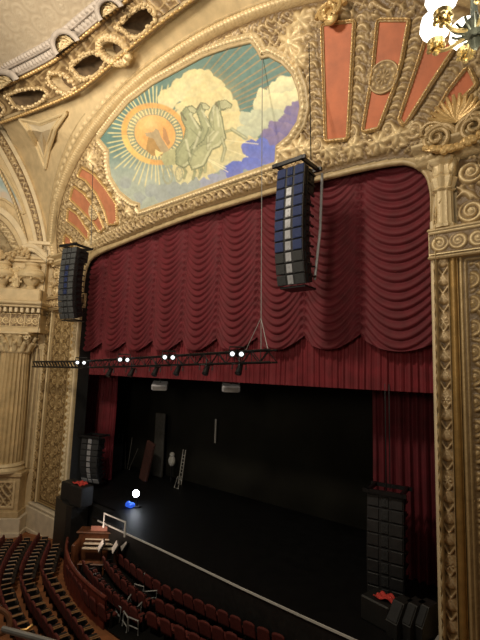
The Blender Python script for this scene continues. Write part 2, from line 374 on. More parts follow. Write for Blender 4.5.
# carved ground of the sounding board
def board():
    xs = np.arange(-10.4, 9.6, .035); vs = np.arange(-.45, 5.9, .035); X, V = np.meshgrid(xs, vs, indexing='ij')
    Z = 10.5+.958*V
    top = np.array([(p[0], (p[2]-10.5)/.958) for p in OPEN if p[2] > 9.7])
    top = top[np.argsort(top[:, 0])]
    low = np.interp(X, top[:, 0], top[:, 1])+.25
    mask = (V > low-.1) & ((X/AX)**2+(np.clip(V, 0, 9)/AV)**2 < 1.03)
    D = np.full(X.shape, 9.)
    inn = np.zeros(X.shape, bool)
    for P in [MUR]+PRs+PLs:
        D = np.minimum(D, distpoly(X, V, P)); inn |= inpoly(X, V, P)
    h = np.maximum(arab(np.abs(X), V, .46, .7)*.85, 0)
    # ribs with running scrolls between the coral fields
    for L in [[(362, 22), (358, 70), (352, 132)], [(420, 25), (408, 75), (388, 130)], [(462, 55), (440, 92), (415, 130)], [(310, 40), (314, 90), (318, 145)]]+[[(92, 165), (108, 185), (120, 205)], [(82, 184), (97, 205), (106, 226)], [(72, 204), (88, 222), (96, 236)]]:
        Q = np.array([s_xy(p) for p in L]); Q = resample(smoothpath(Q, 1), 12 if L[0][0] > 200 else 7)
        for i, q in enumerate(Q):
            h = np.maximum(h*np.where(np.hypot(X-q[0], V-q[1]) < .28, .3, 1), spiral(X, V, q[0], q[1], .24, 1 if i % 2 else -1)*.95)
    for (px, R, n) in [((292, 44), .5, 8), ((303, 22), .4, 6), ((335, 10), .55, 7), ((283, 152), .42, 6), ((300, 148), .35, 6), ((92, 160), .5, 7), ((120, 200), .3, 6), ((130, 212), .3, 6), ((330, 150), .3, 6), ((355, 147), .3, 6), ((380, 143), .3, 6), ((400, 135), .3, 6), ((300, 60), .35, 6), ((308, 150), .3, 6), ((450, 20), .5, 8)]:
        c = s_xy(px); h = np.maximum(h, rosette(X, V, c[0], c[1], R, n)*1.15)
    h *= sst(.05, .2, D); h = np.where(inn, 0, h)
    rr = np.sqrt((X/AX)**2+(np.clip(V, 0, 9)/AV)**2); h *= sst(1.0, .965, rr)
    h *= sst(0, .12, V-low)
    P = Sp(X, V, h*.15)
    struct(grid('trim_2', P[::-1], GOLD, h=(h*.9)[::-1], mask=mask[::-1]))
board()
# backing wall so nothing leaks light
b = MB(); b.box((0, 1.3, 14.2), (22, .3, 6.4)); struct(b.build('wall_proscenium_back', CREAM, smooth=False))

def outline_frame(name, P2, w, off, m, parent, bead=.12, hgt=.08, inside=False):
    """beaded moulding that follows a closed outline on the sounding board"""
    P = np.asarray(P2, float); P = np.vstack([P, P[:1]])
    P = resample(P, max(8, int(np.sum(np.linalg.norm(np.diff(P, axis=0), axis=1))/.03)))
    area = .5*np.sum(P[:-1, 0]*P[1:, 1]-P[1:, 0]*P[:-1, 1])
    path = Sp(P[:, 0], P[:, 1], off); t = np.gradient(P, axis=0)
    t[0] = t[-1] = (P[1]-P[0])+(P[-1]-P[-2]); t /= np.linalg.norm(t, axis=1)[:, None]+1e-9
    o2 = np.stack([t[:, 1], -t[:, 0]], 1)*(1 if area > 0 else -1)
    out = np.stack([o2[:, 0], -.287*o2[:, 1], .958*o2[:, 1]], 1)
    pr = [(-.01, -.02), (0, .5), (.15, .7), (.3, .45), (.36, .75), (.5, 1.), (.64, .75), (.7, .4), (.85, .6), (1, .35), (1.02, -.05)]
    pr = [(a*w, c*hgt) for a, c in pr]
    def mod(s, o):
        k = ((o > .34*w) & (o < .68*w))*np.abs(np.sin(s*pi/bead)); return k*hgt*.5, .3+k*.65+0*s
    return sweep(name, path, pr, out, np.repeat(NS[None], len(path), 0), m, parent, mod=mod)

# ---- the mural
def lerp3(c, t, col): return c*(1-t[..., None])+A3(*col)*t[..., None]
def vnoise(X, Y, s, seed=0):
    r = np.random.RandomState(seed); g = r.rand(64, 64); x = (X/s) % 63; y = (Y/s) % 63
    i = x.astype(int); j = y.astype(int); fx_ = x-i; fy_ = y-j; fx_ = fx_*fx_*(3-2*fx_); fy_ = fy_*fy_*(3-2*fy_)
    return (g[i, j]*(1-fx_)+g[i+1, j]*fx_)*(1-fy_)+(g[i, j+1]*(1-fx_)+g[i+1, j+1]*fx_)*fy_
def mural_paint(X, Y):
    c = np.zeros(X.shape+(3,)); c[:] = (.12, .215, .20)
    c = lerp3(c, sst(150, 210, Y+.1*X)*.8, (.40, .45, .42))
    n = vnoise(X, Y, 9, 1)*.6+vnoise(X, Y, 4, 2)*.3+vnoise(X, Y, 20, 3)*.5
    n3 = vnoise(X, Y, 5, 11); n4 = vnoise(X, Y, 5, 12)
    sw = inpoly(X+4*n, Y+4*n, [(165, 100), (185, 78), (200, 68), (212, 80), (224, 95), (238, 108), (243, 125), (262, 118), (300, 112), (300, 150), (255, 175), (190, 190), (160, 190), (150, 170), (175, 150), (205, 120), (196, 100)])
    pass
    c = lerp3(c, np.exp(-(((X-205)/26)**2+((Y-92)/18)**2)*1.2)*.8*(Y < 120+0*X), (.56, .47, .22))
    c = lerp3(c, sst(196, 160, X)*sst(150, 185, Y)*.7, (.42, .47, .40))
    # golden rays on the left, from the halo
    cx, cy = 155., 134.
    def rays(c, cx, cy, angs, r0, r1, w, col, amt=.9):
        th = np.arctan2(Y-cy, X-cx); r = np.hypot(X-cx, Y-cy)
        for a, q in angs:
            d = np.abs((th-a+pi) % (2*pi)-pi)*r
            c = lerp3(c, np.clip(1.2-d/(w*(.5+r/120.)), 0, 1)*sst(r0, r0+3, r)*sst(r1*q, r1*q-4, r)*amt, col)
        return c
    rs = np.random.RandomState(4)
    c = rays(c, cx, cy, [(a+rs.rand()*.05, .75+.25*rs.rand()) for a in np.linspace(.8, 5.6, 46)], 20, 56, .95, (.74, .66, .34))
    # long ochre rays on the right
    c = rays(c, 149, 141, [(a, 1) for a in (-.93, -.86, -.80, -.744, -.68, -.63, -.568, -.52, -.47, -.427, -.385, -.33, -.264)], 78, 162, .5, (.40, .27, .12), .9)
    # right clouds
    def blobs(c, L, col, col2):
        m = np.zeros(X.shape); sh = np.zeros(X.shape)
        for (x, y, r) in L:
            d = np.hypot(X-x+(n3-.5)*5, Y-y+(n4-.5)*5)/r+n*.16-.1; k = sst(1.0, .9, d); m = np.maximum(m, k); sh = np.where(k > .3, np.clip((Y-y)/r*.5+.5, 0, 1), sh)
        base = A3(*col)*(1-sh[..., None])+A3(*col2)*sh[..., None]
        return c*(1-m[..., None])+base*m[..., None]
    c = blobs(c, [(168, 100, 11), (180, 90, 12), (192, 81, 12), (203, 79, 11), (212, 88, 12), (221, 99, 12), (229, 110, 12), (236, 122, 12), (200, 98, 16), (192, 112, 16), (210, 112, 20), (220, 130, 20), (228, 147, 20), (208, 156, 20), (244, 140, 14), (244, 152, 14), (188, 172, 16), (204, 174, 12)], (.70, .60, .32), (.62, .60, .38))
    c = blobs(c, [(264, 96, 9), (275, 90, 10), (286, 86, 11), (295, 84, 10), (262, 104, 9), (276, 104, 12), (290, 102, 13), (299, 100, 12)], (.84, .78, .48), (.58, .58, .40))
    c = blobs(c, [(245, 118, 8), (256, 116, 8), (268, 117, 9), (280, 118, 9), (255, 127, 10), (272, 128, 12), (290, 122, 9), (243, 132, 8)], (.55, .58, .42), (.48, .52, .40))
    c = blobs(c, [(298, 107, 8), (291, 112, 8), (300, 120, 13), (285, 122, 8), (276, 128, 8), (290, 134, 12), (268, 136, 8), (277, 146, 14)], (.27, .22, .36), (.15, .14, .42))
    c = blobs(c, [(248, 147, 7), (254, 143, 5), (262, 146, 8), (256, 155, 10), (270, 156, 12), (246, 164, 8), (236, 168, 9), (228, 172, 7), (255, 166, 10)], (.14, .19, .62), (.20, .22, .55))
    c = blobs(c, [(222, 176, 6), (214, 180, 6), (204, 183, 6)], (.33, .36, .50), (.36, .38, .46))
    c = blobs(c, [(150, 190, 7), (160, 193, 8), (172, 188, 8), (185, 190, 8), (140, 198, 6), (195, 184, 6), (165, 199, 8), (126, 184, 6)], (.36, .40, .38), (.33, .37, .38))
    # thin white lower rays
    def seg(c, a, b, w, col, amt=.9): return lerp3(c, np.clip(1.3-distpoly(X, Y, np.array([a, b], float), False)/w, 0, 1)*amt, col)
    for a, bq in [((224, 140), (258, 144)), ((224, 148), (248, 157)), ((208, 160), (228, 172)), ((206, 158), (226, 168))]: c = seg(c, a, bq, .55, (.80, .74, .50))
    # halo: two oval rings of orange, golden disc
    def ell(a, b, ox=0, oy=0, rot=.45):
        dx, dy = X-cx-ox, Y-cy-oy; u = dx*cos(rot)+dy*sin(rot); v = -dx*sin(rot)+dy*cos(rot); return np.hypot(u/a, v/b)
    e = ell(34, 30); th = np.arctan2(Y-cy, X-cx)
    ring = sst(.82, .86, e)*sst(1.04, .98, e); c = lerp3(c, ring*(.75+.25*n), (.70, .38, .12))
    c = lerp3(c, ring*(X < 150)*(Y > 135)*.6, (.80, .60, .22))
    gap = sst(.62, .66, e)*sst(.84, .80, e)
    c = lerp3(c, gap*.8, (.27, .30, .20)); c = lerp3(c, gap*(np.sin(th*44) > .35)*.85, (.80, .66, .34))
    c = lerp3(c, sst(.64, .60, e)*.95, (.74, .42, .15)); c = lerp3(c, sst(.42, .38, e)*.8, (.66, .34, .12))
    c = lerp3(c, np.exp(-(((X-150)/9)**2+((Y-124)/8)**2))*.9, (.86, .56, .26))
    # robed driver
    def poly(c, P, col, amt=1.): return lerp3(c, inpoly(X, Y, P)*amt, col)
    c = poly(c, [(148, 138), (153, 131), (158, 134), (168, 150), (165, 155), (152, 156), (146, 150)], (.40, .25, .10))
    c = poly(c, [(153, 132), (156, 128), (159, 131), (161, 137), (168, 148), (171, 153), (162, 153), (157, 145), (154, 139), (146, 136), (145, 133)], (.42, .33, .20))
    c = poly(c, [(163, 127), (166, 130), (170, 143), (168, 146), (163, 138)], (.45, .25, .12))
    c = poly(c, [(155, 149), (160, 152), (164, 152), (160, 155), (157, 158), (155, 154)], (.85, .66, .30))
    # chariot and wheels
    c = poly(c, [(163, 153), (175, 148), (184, 152), (178, 164), (165, 166), (161, 159)], (.42, .42, .24))
    for (wx, wy, rx, ry) in ((168, 175, 5.5, 9.5), (179, 174, 4, 8)):
        d = np.hypot((X-wx)/rx, (Y-wy)/ry); c = lerp3(c, (np.abs(d-.88) < .14)*.85, (.36, .37, .26)); c = lerp3(c, (d < .75)*(np.sin(np.arctan2(Y-wy, X-wx)*6) > .75)*.7, (.38, .39, .28))
    # horses: back to front
    G1, G2, G3 = (.36, .38, .23), (.42, .43, .26), (.17, .19, .11)
    def horse(c, body, mane, legs, g):
        for L in legs: c = seg(c, L[0], L[1], 1.5, G3, .95); c = seg(c, L[0], L[1], .9, g, 1)
        c = poly(c, body, g)
        d = distpoly(X, Y, np.array(body, float)); c = lerp3(c, (d < .7)*.8, G3); hl = inpoly(X+2.2, Y+2.4, body) & inpoly(X, Y, body); c = lerp3(c, (~hl & inpoly(X, Y, body) & (d > 1.))*.7, (.60, .60, .40)); c = lerp3(c, (inpoly(X, Y, body) & ~inpoly(X-2.5, Y-2.5, body) & (d > 1))*.6, (.25, .27, .17))
        m0 = [mane[0], mane[-1]]; c = seg(c, mane[0], mane[-1], 1.0, (.16, .14, .09), .9); c = seg(c, (mane[0][0]+2, mane[0][1]), (mane[0][0]+3, mane[0][1]+6), .7, G3, .8); return c
    c = horse(c, [(181, 113), (186, 107), (192, 106), (195, 111), (192, 116), (198, 124), (206, 134), (204, 146), (196, 160), (184, 168), (176, 164), (176, 150), (184, 138), (186, 128), (182, 120)], [(181, 113), (186, 108), (190, 107), (188, 115), (186, 120)],
              [((183, 166), (186, 172)), ((186, 172), (184, 178)), ((192, 164), (195, 172)), ((195, 172), (193, 179))], G1)
    c = horse(c, [(196, 110), (201, 103), (206, 104), (206, 109), (203, 113), (210, 122), (216, 132), (212, 146), (202, 160), (190, 162), (188, 150), (198, 138), (202, 128), (199, 118)], [(200, 104), (205, 103), (204, 110), (199, 115), (197, 110)],
              [((200, 158), (202, 170)), ((202, 170), (199, 177)), ((208, 140), (211, 148))], G1)
    c = horse(c, [(209, 116), (212, 108), (217, 102), (225, 101), (228, 104), (226, 109), (220, 111), (222, 118), (224, 130), (226, 138), (220, 146), (212, 150), (204, 166), (192, 170), (188, 160), (192, 150), (204, 140), (208, 130), (210, 122)], [(216, 103), (221, 100), (226, 101), (221, 103), (218, 108)],
              [((224, 132), (232, 130)), ((232, 130), (245, 138)), ((222, 140), (225, 148)), ((225, 148), (222, 160)), ((198, 164), (200, 172)), ((206, 160), (205, 172)), ((216, 132), (209, 136)), ((209, 136), (208, 147))], G2)
    for P_ in ([(219, 101), (226, 100), (232, 104.5), (231, 108), (226, 108), (221, 110)], [(201, 103), (205, 103), (210, 107), (208, 110), (203, 109)], [(187, 107), (192, 106), (197, 110), (195, 113.5), (190, 112)]):
        c = poly(c, P_, (.46, .46, .29)); c = lerp3(c, (distpoly(X, Y, np.array(P_, float)) < .5)*.8, G3)
    for L in [((232, 129), (246, 138)), ((222, 138), (225, 149)), ((225, 149), (222, 161)), ((214, 131), (208, 137)), ((208, 137), (208, 149))]: c = seg(c, L[0], L[1], 1.7, G3, .9); c = seg(c, L[0], L[1], 1.1, (.50, .50, .33), 1)
    for L in [((217, 108), (219, 126)), ((214, 106), (212, 120)), ((203, 112), (209, 126)), ((190, 114), (198, 128)), ((218, 132), (208, 146)), ((186, 140), (190, 156)), ((200, 132), (194, 148))]: c = seg(c, L[0], L[1], 1.3, (.60, .60, .42), .8)
    for L in [((205, 118), (214, 130)), ((190, 128), (200, 138)), ((186, 150), (196, 156)), ((212, 112), (214, 128)), ((200, 146), (212, 142))]: c = seg(c, L[0], L[1], .8, G3, .5)
    return np.clip(c*(.80+.22*n[..., None]+.16*vnoise(X, Y, 2.5, 8)[..., None]), 0, 1)
mur = thing('mural_painting', Sp(-1, .3), 'large arched mural of a golden sun halo and pale horses, above the red curtain', 'mural')
xs = np.arange(MUR[:, 0].min()-.05, MUR[:, 0].max()+.05, .028); vs = np.arange(MUR[:, 1].min()-.05, MUR[:, 1].max()+.05, .028)
X, V = np.meshgrid(xs, vs, indexing='ij'); P = Sp(X, V, .035)
vv = P-CAM; dd = vv@DV; PXx = 240+FPX*(vv@RV)/dd; PXy = 320-FPX*(vv@UV)/dd      # authoring coordinates of the painting
grid('painted_field', P[::-1], attr_mat('mural_paint'), mur, mask=(inpoly(X, V, MUR) | (distpoly(X, V, MUR) < .04))[::-1], uvcol=mural_paint(PXx, PXy)[::-1])
outline_frame('gilded_frame', MUR, .30, .03, GOLD2, mur, bead=.14, hgt=.12)

# ---- coral fan fields
def coral(P2, label, m, grp):
    c = P2.mean(0); t = thing('coral_inlay', Sp(c[0], c[1]), label, 'wall panel', grp)
    k = len(P2); off = .04
    F = Sp(P2[:, 0], P2[:, 1], off); B = Sp(P2[:, 0], P2[:, 1], -.02)
    area = .5*np.sum(P2[:, 0]*np.roll(P2[:, 1], -1)-np.roll(P2[:, 0], -1)*P2[:, 1])
    top = list(range(k)) if area > 0 else list(range(k-1, -1, -1))
    obj('coral_field', np.vstack([F, B]), [tuple(top)]+[(i, (i+1) % k, k+(i+1) % k, k+i) for i in range(k)], m, t, smooth=False)
    outline_frame('gilded_frame', P2, .105, .02, GOLDB, t, bead=.10, hgt=.09)
    return t
g = 'coral panels fanned over the proscenium'
lr = ['tall coral panel nearest the mural on the right side', 'second coral panel right of the mural, with a round rosette on it', 'third coral panel right of the mural, below the chandelier', 'narrow coral panel farthest right, behind the shell ornament']
ll = ['curved coral panel nearest the mural on the left side', 'second curved coral panel left of the mural', 'third curved coral panel left of the mural', 'smallest coral panel just above the left hanging speaker column']
CR = [coral(p, l, CORAL, g) for p, l in zip(PRs, lr)]
CLn = [coral(p, l, CORALL, g) for p, l in zip(PLs, ll)]
def rosette_mesh(name, c, ax, R, m, parent=None, n=10):
    ax = nrm(ax); a = nrm(np.cross(ax, (0, 0, 1))); bb = np.cross(a, ax)
    rr = np.linspace(0, 1, 22); th = np.linspace(0, 2*pi, 61); T, Rr = np.meshgrid(th, rr, indexing='ij')
    h = .35*np.exp(-(Rr/.14)**2)+.5*np.exp(-((Rr-.34)/.13)**2)*(.6+.4*np.cos(n*T))+.55*np.exp(-((Rr-.68)/.13)**2)*(.65+.35*np.cos(n*T+pi))+.5*np.exp(-((Rr-.93)/.05)**2)
    h = h*sst(1.02, .97, Rr)
    P = A3(*c)+(a*1)*0+(np.cos(T)*Rr*R)[..., None]*a+(np.sin(T)*Rr*R)[..., None]*bb+(h*R*.35)[..., None]*ax
    return grid(name, P[::-1], m, parent, h=(h*1.4)[::-1])
c = s_xy((384.5, 78)); rosette_mesh('rosette', Sp(c[0], c[1], .06), NS, .38, GOLD, CR[1])
c = s_xy((95, 212)); rosette_mesh('rosette', Sp(c[0], c[1], .06), NS, .35, GOLD2, CLn[1])

# ---- arch over the sounding board: beaded rope, soffit and cream flare up to the ceiling frieze
th = np.linspace(pi*.999, .22, 420); Ap = Sp(AX*np.cos(th), AV*np.sin(th), .0)
Ap = np.vstack([[A3(-AX, 0, 10.25)], Ap])
An = np.stack([np.cos(th)/AX, np.sin(th)/AV], 1); An /= np.linalg.norm(An, axis=1)[:, None]; An = np.vstack([An[:1], An])
Ao = np.stack([An[:, 0], -.287*An[:, 1], .958*An[:, 1]], 1); Af = np.repeat(NS[None], len(Ap), 0)
def mod_rope(s, o):
    k = ((o > .05) & (o < .27))*np.abs(np.sin(s*pi/.13+o*9)); return k*.05, .55+k*.35+0*s
struct(sweep('trim_3', Ap, [(-.02, -.05), (0, .08), (.05, .12), (.09, .17), (.13, .2), (.17, .2), (.21, .18), (.26, .12), (.3, .16), (.36, .2), (.42, .2), (.44, .1), (.46, -.05)], Ao, Af, GOLD, mod=mod_rope, step=.035))
bpx = [(52, 252), (54, 225), (58, 195), (66, 165), (80, 135), (95, 117), (110, 100), (130, 80), (155, 60), (185, 40), (220, 20), (260, 4), (300, -8), (345, -20)]
Bp = smoothpath([hS(x, y, .14) for x, y in bpx], 2)
Aq = []
for p in Bp:                                       # inner mate on the arch for each outer point
    x, y = proj(p); j = np.argmin([(proj(a)[0]-x)**2+(proj(a)[1]-y)**2 for a in Ap[::6]]); Aq.append(Ap[::6][j]+Ao[::6][j]*.42+NS*.1)
n = 260; Bq = resample(Bp, n); Aq = resample(smoothpath(Aq, 2), n)
w = np.linspace(0, 1, 14)[None, :, None]
sof = Aq[:, None]*(1-w)+Bq[:, None]*w
struct(grid('trim_4', sof, CREAM2))
tB = np.gradient(Bq, axis=0); tB /= np.linalg.norm(tB, axis=1)[:, None]; oB = nrm(NS)[None]*0+np.cross(tB, NS); oB /= np.linalg.norm(oB, axis=1)[:, None]
if oB[100][2] < 0: oB = -oB
def mod_egg(s, o):
    q = (s/.36) % 1-.5; k = ((o > .06) & (o < .34))*np.clip(1-(q/.4)**2-((o-.2)/.11)**2, 0, 1)**.5; return k*.06, .25+k*.35+0*s
egp = [(-.03, -.05), (-.02, .06), (0.02, .08)]+[(.05+.03*i, .02) for i in range(11)]+[(.38, .09), (.42, .1), (.44, .05), (.45, -.05)]
struct(sweep('trim_5', Bq, egp, oB, np.repeat(NS[None], n, 0), GOLD2, mod=mod_egg, step=.03))

# ---- ceiling frieze plane Q (leans forward) and dome slope above it
NQ = nrm((0, -1.1, -.8)); QC = float(NQ@A3(0, -2.6, 16.3))
def hQ(x, y, off=0.): return hp((x, y), NQ, QC+off)
O1 = [(48, 252), (42, 215), (30, 178), (15, 148), (-10, 118)]
O2 = [(0, 118), (30, 107), (60, 95), (80, 85), (110, 60), (150, 25), (185, 0), (215, -20), (250, -38)]
Oc = [hW(*p) for p in O1[:-1]]+[hQ(*p) for p in O2]
n1 = resample(smoothpath(Oc[:4], 2), 40); n2 = resample(smoothpath(Oc[4:], 2), 90)
iB = int(n*.33); outer = np.vstack([n1, n2]); inner = np.vstack([resample(Bq[:iB], 40), resample(Bq[iB:], 90)])+oB[0]*0
w = np.linspace(0, 1, 16)[None, :, None]
sag = (np.sin(pi*w)*.10)
pen = inner[:, None]*(1-w)+outer[:, None]*w+sag*A3(.2, .6, .5)
struct(grid('ceiling', pen, CREAM))
# frieze sheet with the ring openings
def qpts(L, off=0.): return np.array([hQ(x, y, off) for x, y in L])
e1 = [(-25, 126), (0, 118), (30, 107), (60, 95), (80, 85), (110, 60), (150, 25), (185, 0), (215, -20), (250, -38)]
e2 = [(-30, 84), (0, 75), (25, 63), (50, 50), (62, 40), (85, 20), (110, 0), (135, -22), (160, -40), (190, -62)]
HOLES = [('rect', [(7, 95), (26, 88), (44, 88), (49, 96), (34, 107), (17, 109)]), ('oval', (62, 83, 15, 8, .55)), ('rect', [(70, 67), (86, 53), (103, 52), (108, 62), (97, 76), (82, 80)]), ('oval', (114, 50, 16, 11, .6)), ('rect', [(118, 26), (135, 8), (152, 5), (157, 18), (150, 30), (134, 40)]), ('oval', (-8, 108, 13, 8, .4))]
def hole_poly(h):
    if h[0] == 'rect': return smoothpath(h[1]+[h[1][0]], 1)[:-1]
    x, y, a, c, r = h[1]; return np.array([(x+a*cos(t)*cos(r)-c*sin(t)*sin(r), y+a*cos(t)*sin(r)+c*sin(t)*cos(r)) for t in np.linspace(0, 2*pi, 40, endpoint=False)])
n = 320; P1 = resample(smoothpath(np.array(e1, float), 2), n); P2 = resample(smoothpath(np.array(e2, float), 2), n)
w = np.linspace(0, 1, 60)[None, :, None]; PXY = P1[:, None]*(1-w)+P2[:, None]*w
PX_, PY_ = PXY[..., 0], PXY[..., 1]; h = arab(PX_*.045, PY_*.045, 1., 2.)*.5
inn = np.zeros(PX_.shape, bool)
for hh_ in HOLES: inn |= inpoly(PX_, PY_, hole_poly(hh_))
D = DV[None, None]*FPX+RV*(PX_[..., None]-240)+UV*(320-PY_[..., None]); PP = CAM+D*((QC-CAM@NQ)/(D@NQ))[..., None]
PP = PP+NQ*(h*.12)[..., None]
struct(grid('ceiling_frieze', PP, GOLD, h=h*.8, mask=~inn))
for kind, L in HOLES:
    p = hole_poly((kind, L)); F3 = qpts(p, .04); c3 = F3.mean(0)
    lab = {7: 'wide scalloped opening low on the ceiling frieze, farthest left', 70: 'scalloped opening in the ceiling frieze between the two oval ones', 118: 'scalloped opening in the ceiling frieze, nearest the top edge', 62: 'small oval opening in the ceiling frieze with gilded ring', 114: 'round opening in the ceiling frieze with the thickest gilded ring', -8: 'oval opening in the ceiling frieze cut by the left edge'}[L[0][0] if kind == 'rect' else L[0]]
    t = thing('ceiling_opening', c3, lab, 'ceiling opening', 'gilded openings in the ceiling frieze')
    fr = MB(); cl = np.vstack([F3, F3[:1]]); q = resample(cl, 90)[:-1]
    rad = np.array([.06+.03*abs(sin(i*pi/4)) for i in range(len(q))])*(1.9 if kind == 'oval' and L[0] == 114 else 1.)
    fr.tube(q, rad, 8, closed=True)
    for i in range(0, len(q), 3): fr.ball(q[i]+NQ*.1+A3(random.uniform(-.06, .06), 0, random.uniform(-.06, .06)), random.uniform(.04, .09), 6)
    fr.h = [np.tile([.3, .6, .9, .7], len(x)//4+1)[:len(x)] for x in fr.h]
    fr.build('gilded_ring', GOLD, t)
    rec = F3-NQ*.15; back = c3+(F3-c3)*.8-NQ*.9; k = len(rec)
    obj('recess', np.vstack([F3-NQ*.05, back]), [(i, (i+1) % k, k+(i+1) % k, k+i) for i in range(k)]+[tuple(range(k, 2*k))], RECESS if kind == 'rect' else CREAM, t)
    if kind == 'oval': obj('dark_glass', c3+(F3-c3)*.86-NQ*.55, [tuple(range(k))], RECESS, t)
# mauve cornice strips along the frieze top, with lunettes
def strip(name, La, Lb, pl, off, m, thick=.12, n=120, attrs=None, mod=None):
    a = resample(smoothpath(np.array(La, float), 2), n); c = resample(smoothpath(np.array(Lb, float), 2), n); w = np.linspace(0, 1, 10)
    P = np.array([[pl(*(a[i]*(1-q)+c[i]*q), off) for q in w] for i in range(n)]); N_ = NQ if pl is hQ else NW
    if mod is not None:
        s = np.r_[0, np.cumsum(np.linalg.norm(np.diff(P[:, 5], axis=0), axis=1))]; hh = mod(s[:, None], w[None]); P = P+N_*hh[..., None]*.1
    else: hh = np.full((n, 10), .4)
    P = np.concatenate([P[:, :1]-N_*(thick+.02), P, P[:, -1:]-N_*(thick+.02)], 1); hh = np.concatenate([hh[:, :1], hh, hh[:, -1:]], 1)
    return grid(name, P, m, h=hh)
dent = lambda s, w: (np.sin(s*2*pi/.22) > -.1)*1.*((w > .25) & (w < .8))
up = lambda L, d: [(x-d*.45, y-d) for x, y in L]
struct(strip('trim_6', up(e2, -8), up(e2, 1), hQ, .18, GREYP, n=600, mod=dent))
struct(strip('trim_7', up(e2, 2), up(e2, 9), hQ, .35, GREYP, n=600, mod=dent))
bead_f = lambda s, w: np.abs(np.sin(s*pi/.2))*np.sin(pi*w)
struct(strip('trim_8', up(e1, -6), up(e1, -2.5), hQ, .14, GOLDB, n=700, mod=bead_f))
struct(strip('trim_9', up(e2, -13), up(e2, -9), hQ, .12, GOLDB, n=700, mod=bead_f))
for (x, y, rx, ry, lab) in [(2, 79, 19, 18, 'arched carved lunette on the ceiling frieze, farthest left'), (66, 38, 15, 19, 'arched carved lunette standing over the two middle frieze openings'), (110, 4, 15, 17, 'arched carved lunette cut by the top edge, left of the mural')]:
    a0 = -.5; base = hQ(x, y+6, .35); t = thing('ceiling_lunette', base, lab, 'lunette', 'carved lunettes on the ceiling frieze')
    ca, sa = cos(-.6), sin(-.6)
    def arcp(k, off): 
        R = []
        for q in np.linspace(pi+.15, -.15, 30):
            u, v = rx*k*cos(q), -ry*k*sin(q); R.append(hQ(x+u*ca-v*sa, y+8+u*sa+v*ca, off))
        return np.array(R)
    o_, i_ = arcp(1, .62), arcp(.66, .62); ob, ib = arcp(1, .2), arcp(.66, .35)
    P = np.stack([ob, o_, (o_+i_)/2+NQ*.06, i_, ib], 1); grid('arch_rim', P, GREYP, t)
    uu = np.linspace(0, 1, 30); L3 = ib[0][None]*(1-uu)[:, None]+ib[-1][None]*uu[:, None]
    ww = np.linspace(0, 1, 24); PF = ib[:, None]*(1-ww)[None, :, None]+L3[:, None]*ww[None, :, None]
    U_, W_ = np.meshgrid(uu, ww, indexing='ij'); hf = arab(U_*2.0, W_*1.6, .8, 1.3); grid('carved_field', PF+NQ*(hf*.12+.03)[..., None], GOLD2, t, h=hf)
# dome slope
dpx = [(-40, 90), (0, 68), (50, 43), (85, 13), (115, -10), (150, -40)]; dpu = [(-40, -60), (-10, -60), (20, -60), (50, -60), (80, -60), (110, -60)]
ND = nrm((0, -.42, -.9)); DC = float(ND@hQ(50, 48, .1))
a = resample(np.array(dpx, float), 160); c = resample(np.array(dpu, float), 160); w = np.linspace(0, 1, 90)[None, :, None]; XY = a[:, None]*(1-w)+c[:, None]*w
D = DV[None, None]*FPX+RV*(XY[..., :1]-240)+UV*(320-XY[..., 1:]); PD = CAM+D*((DC-CAM@ND)/(D@ND))[..., None]
sx, sy = PD[..., 0], PD[..., 1]; h = np.zeros(sx.shape)
for i in range(-18, 8):
    for j in range(-24, -3): h = np.maximum(h, spiral(sx, sy, i*.72+(j % 2)*.36, j*.58, .37, 1 if (i+j) % 2 else -1)*.6)
PD = PD+ND*(h*.04)[..., None]
struct(grid('ceiling_dome', PD, relief_mat('swirled_plaster', (.40, .33, .24), (.46, .39, .29), (.56, .50, .40), metal=.05), h=h*.8))
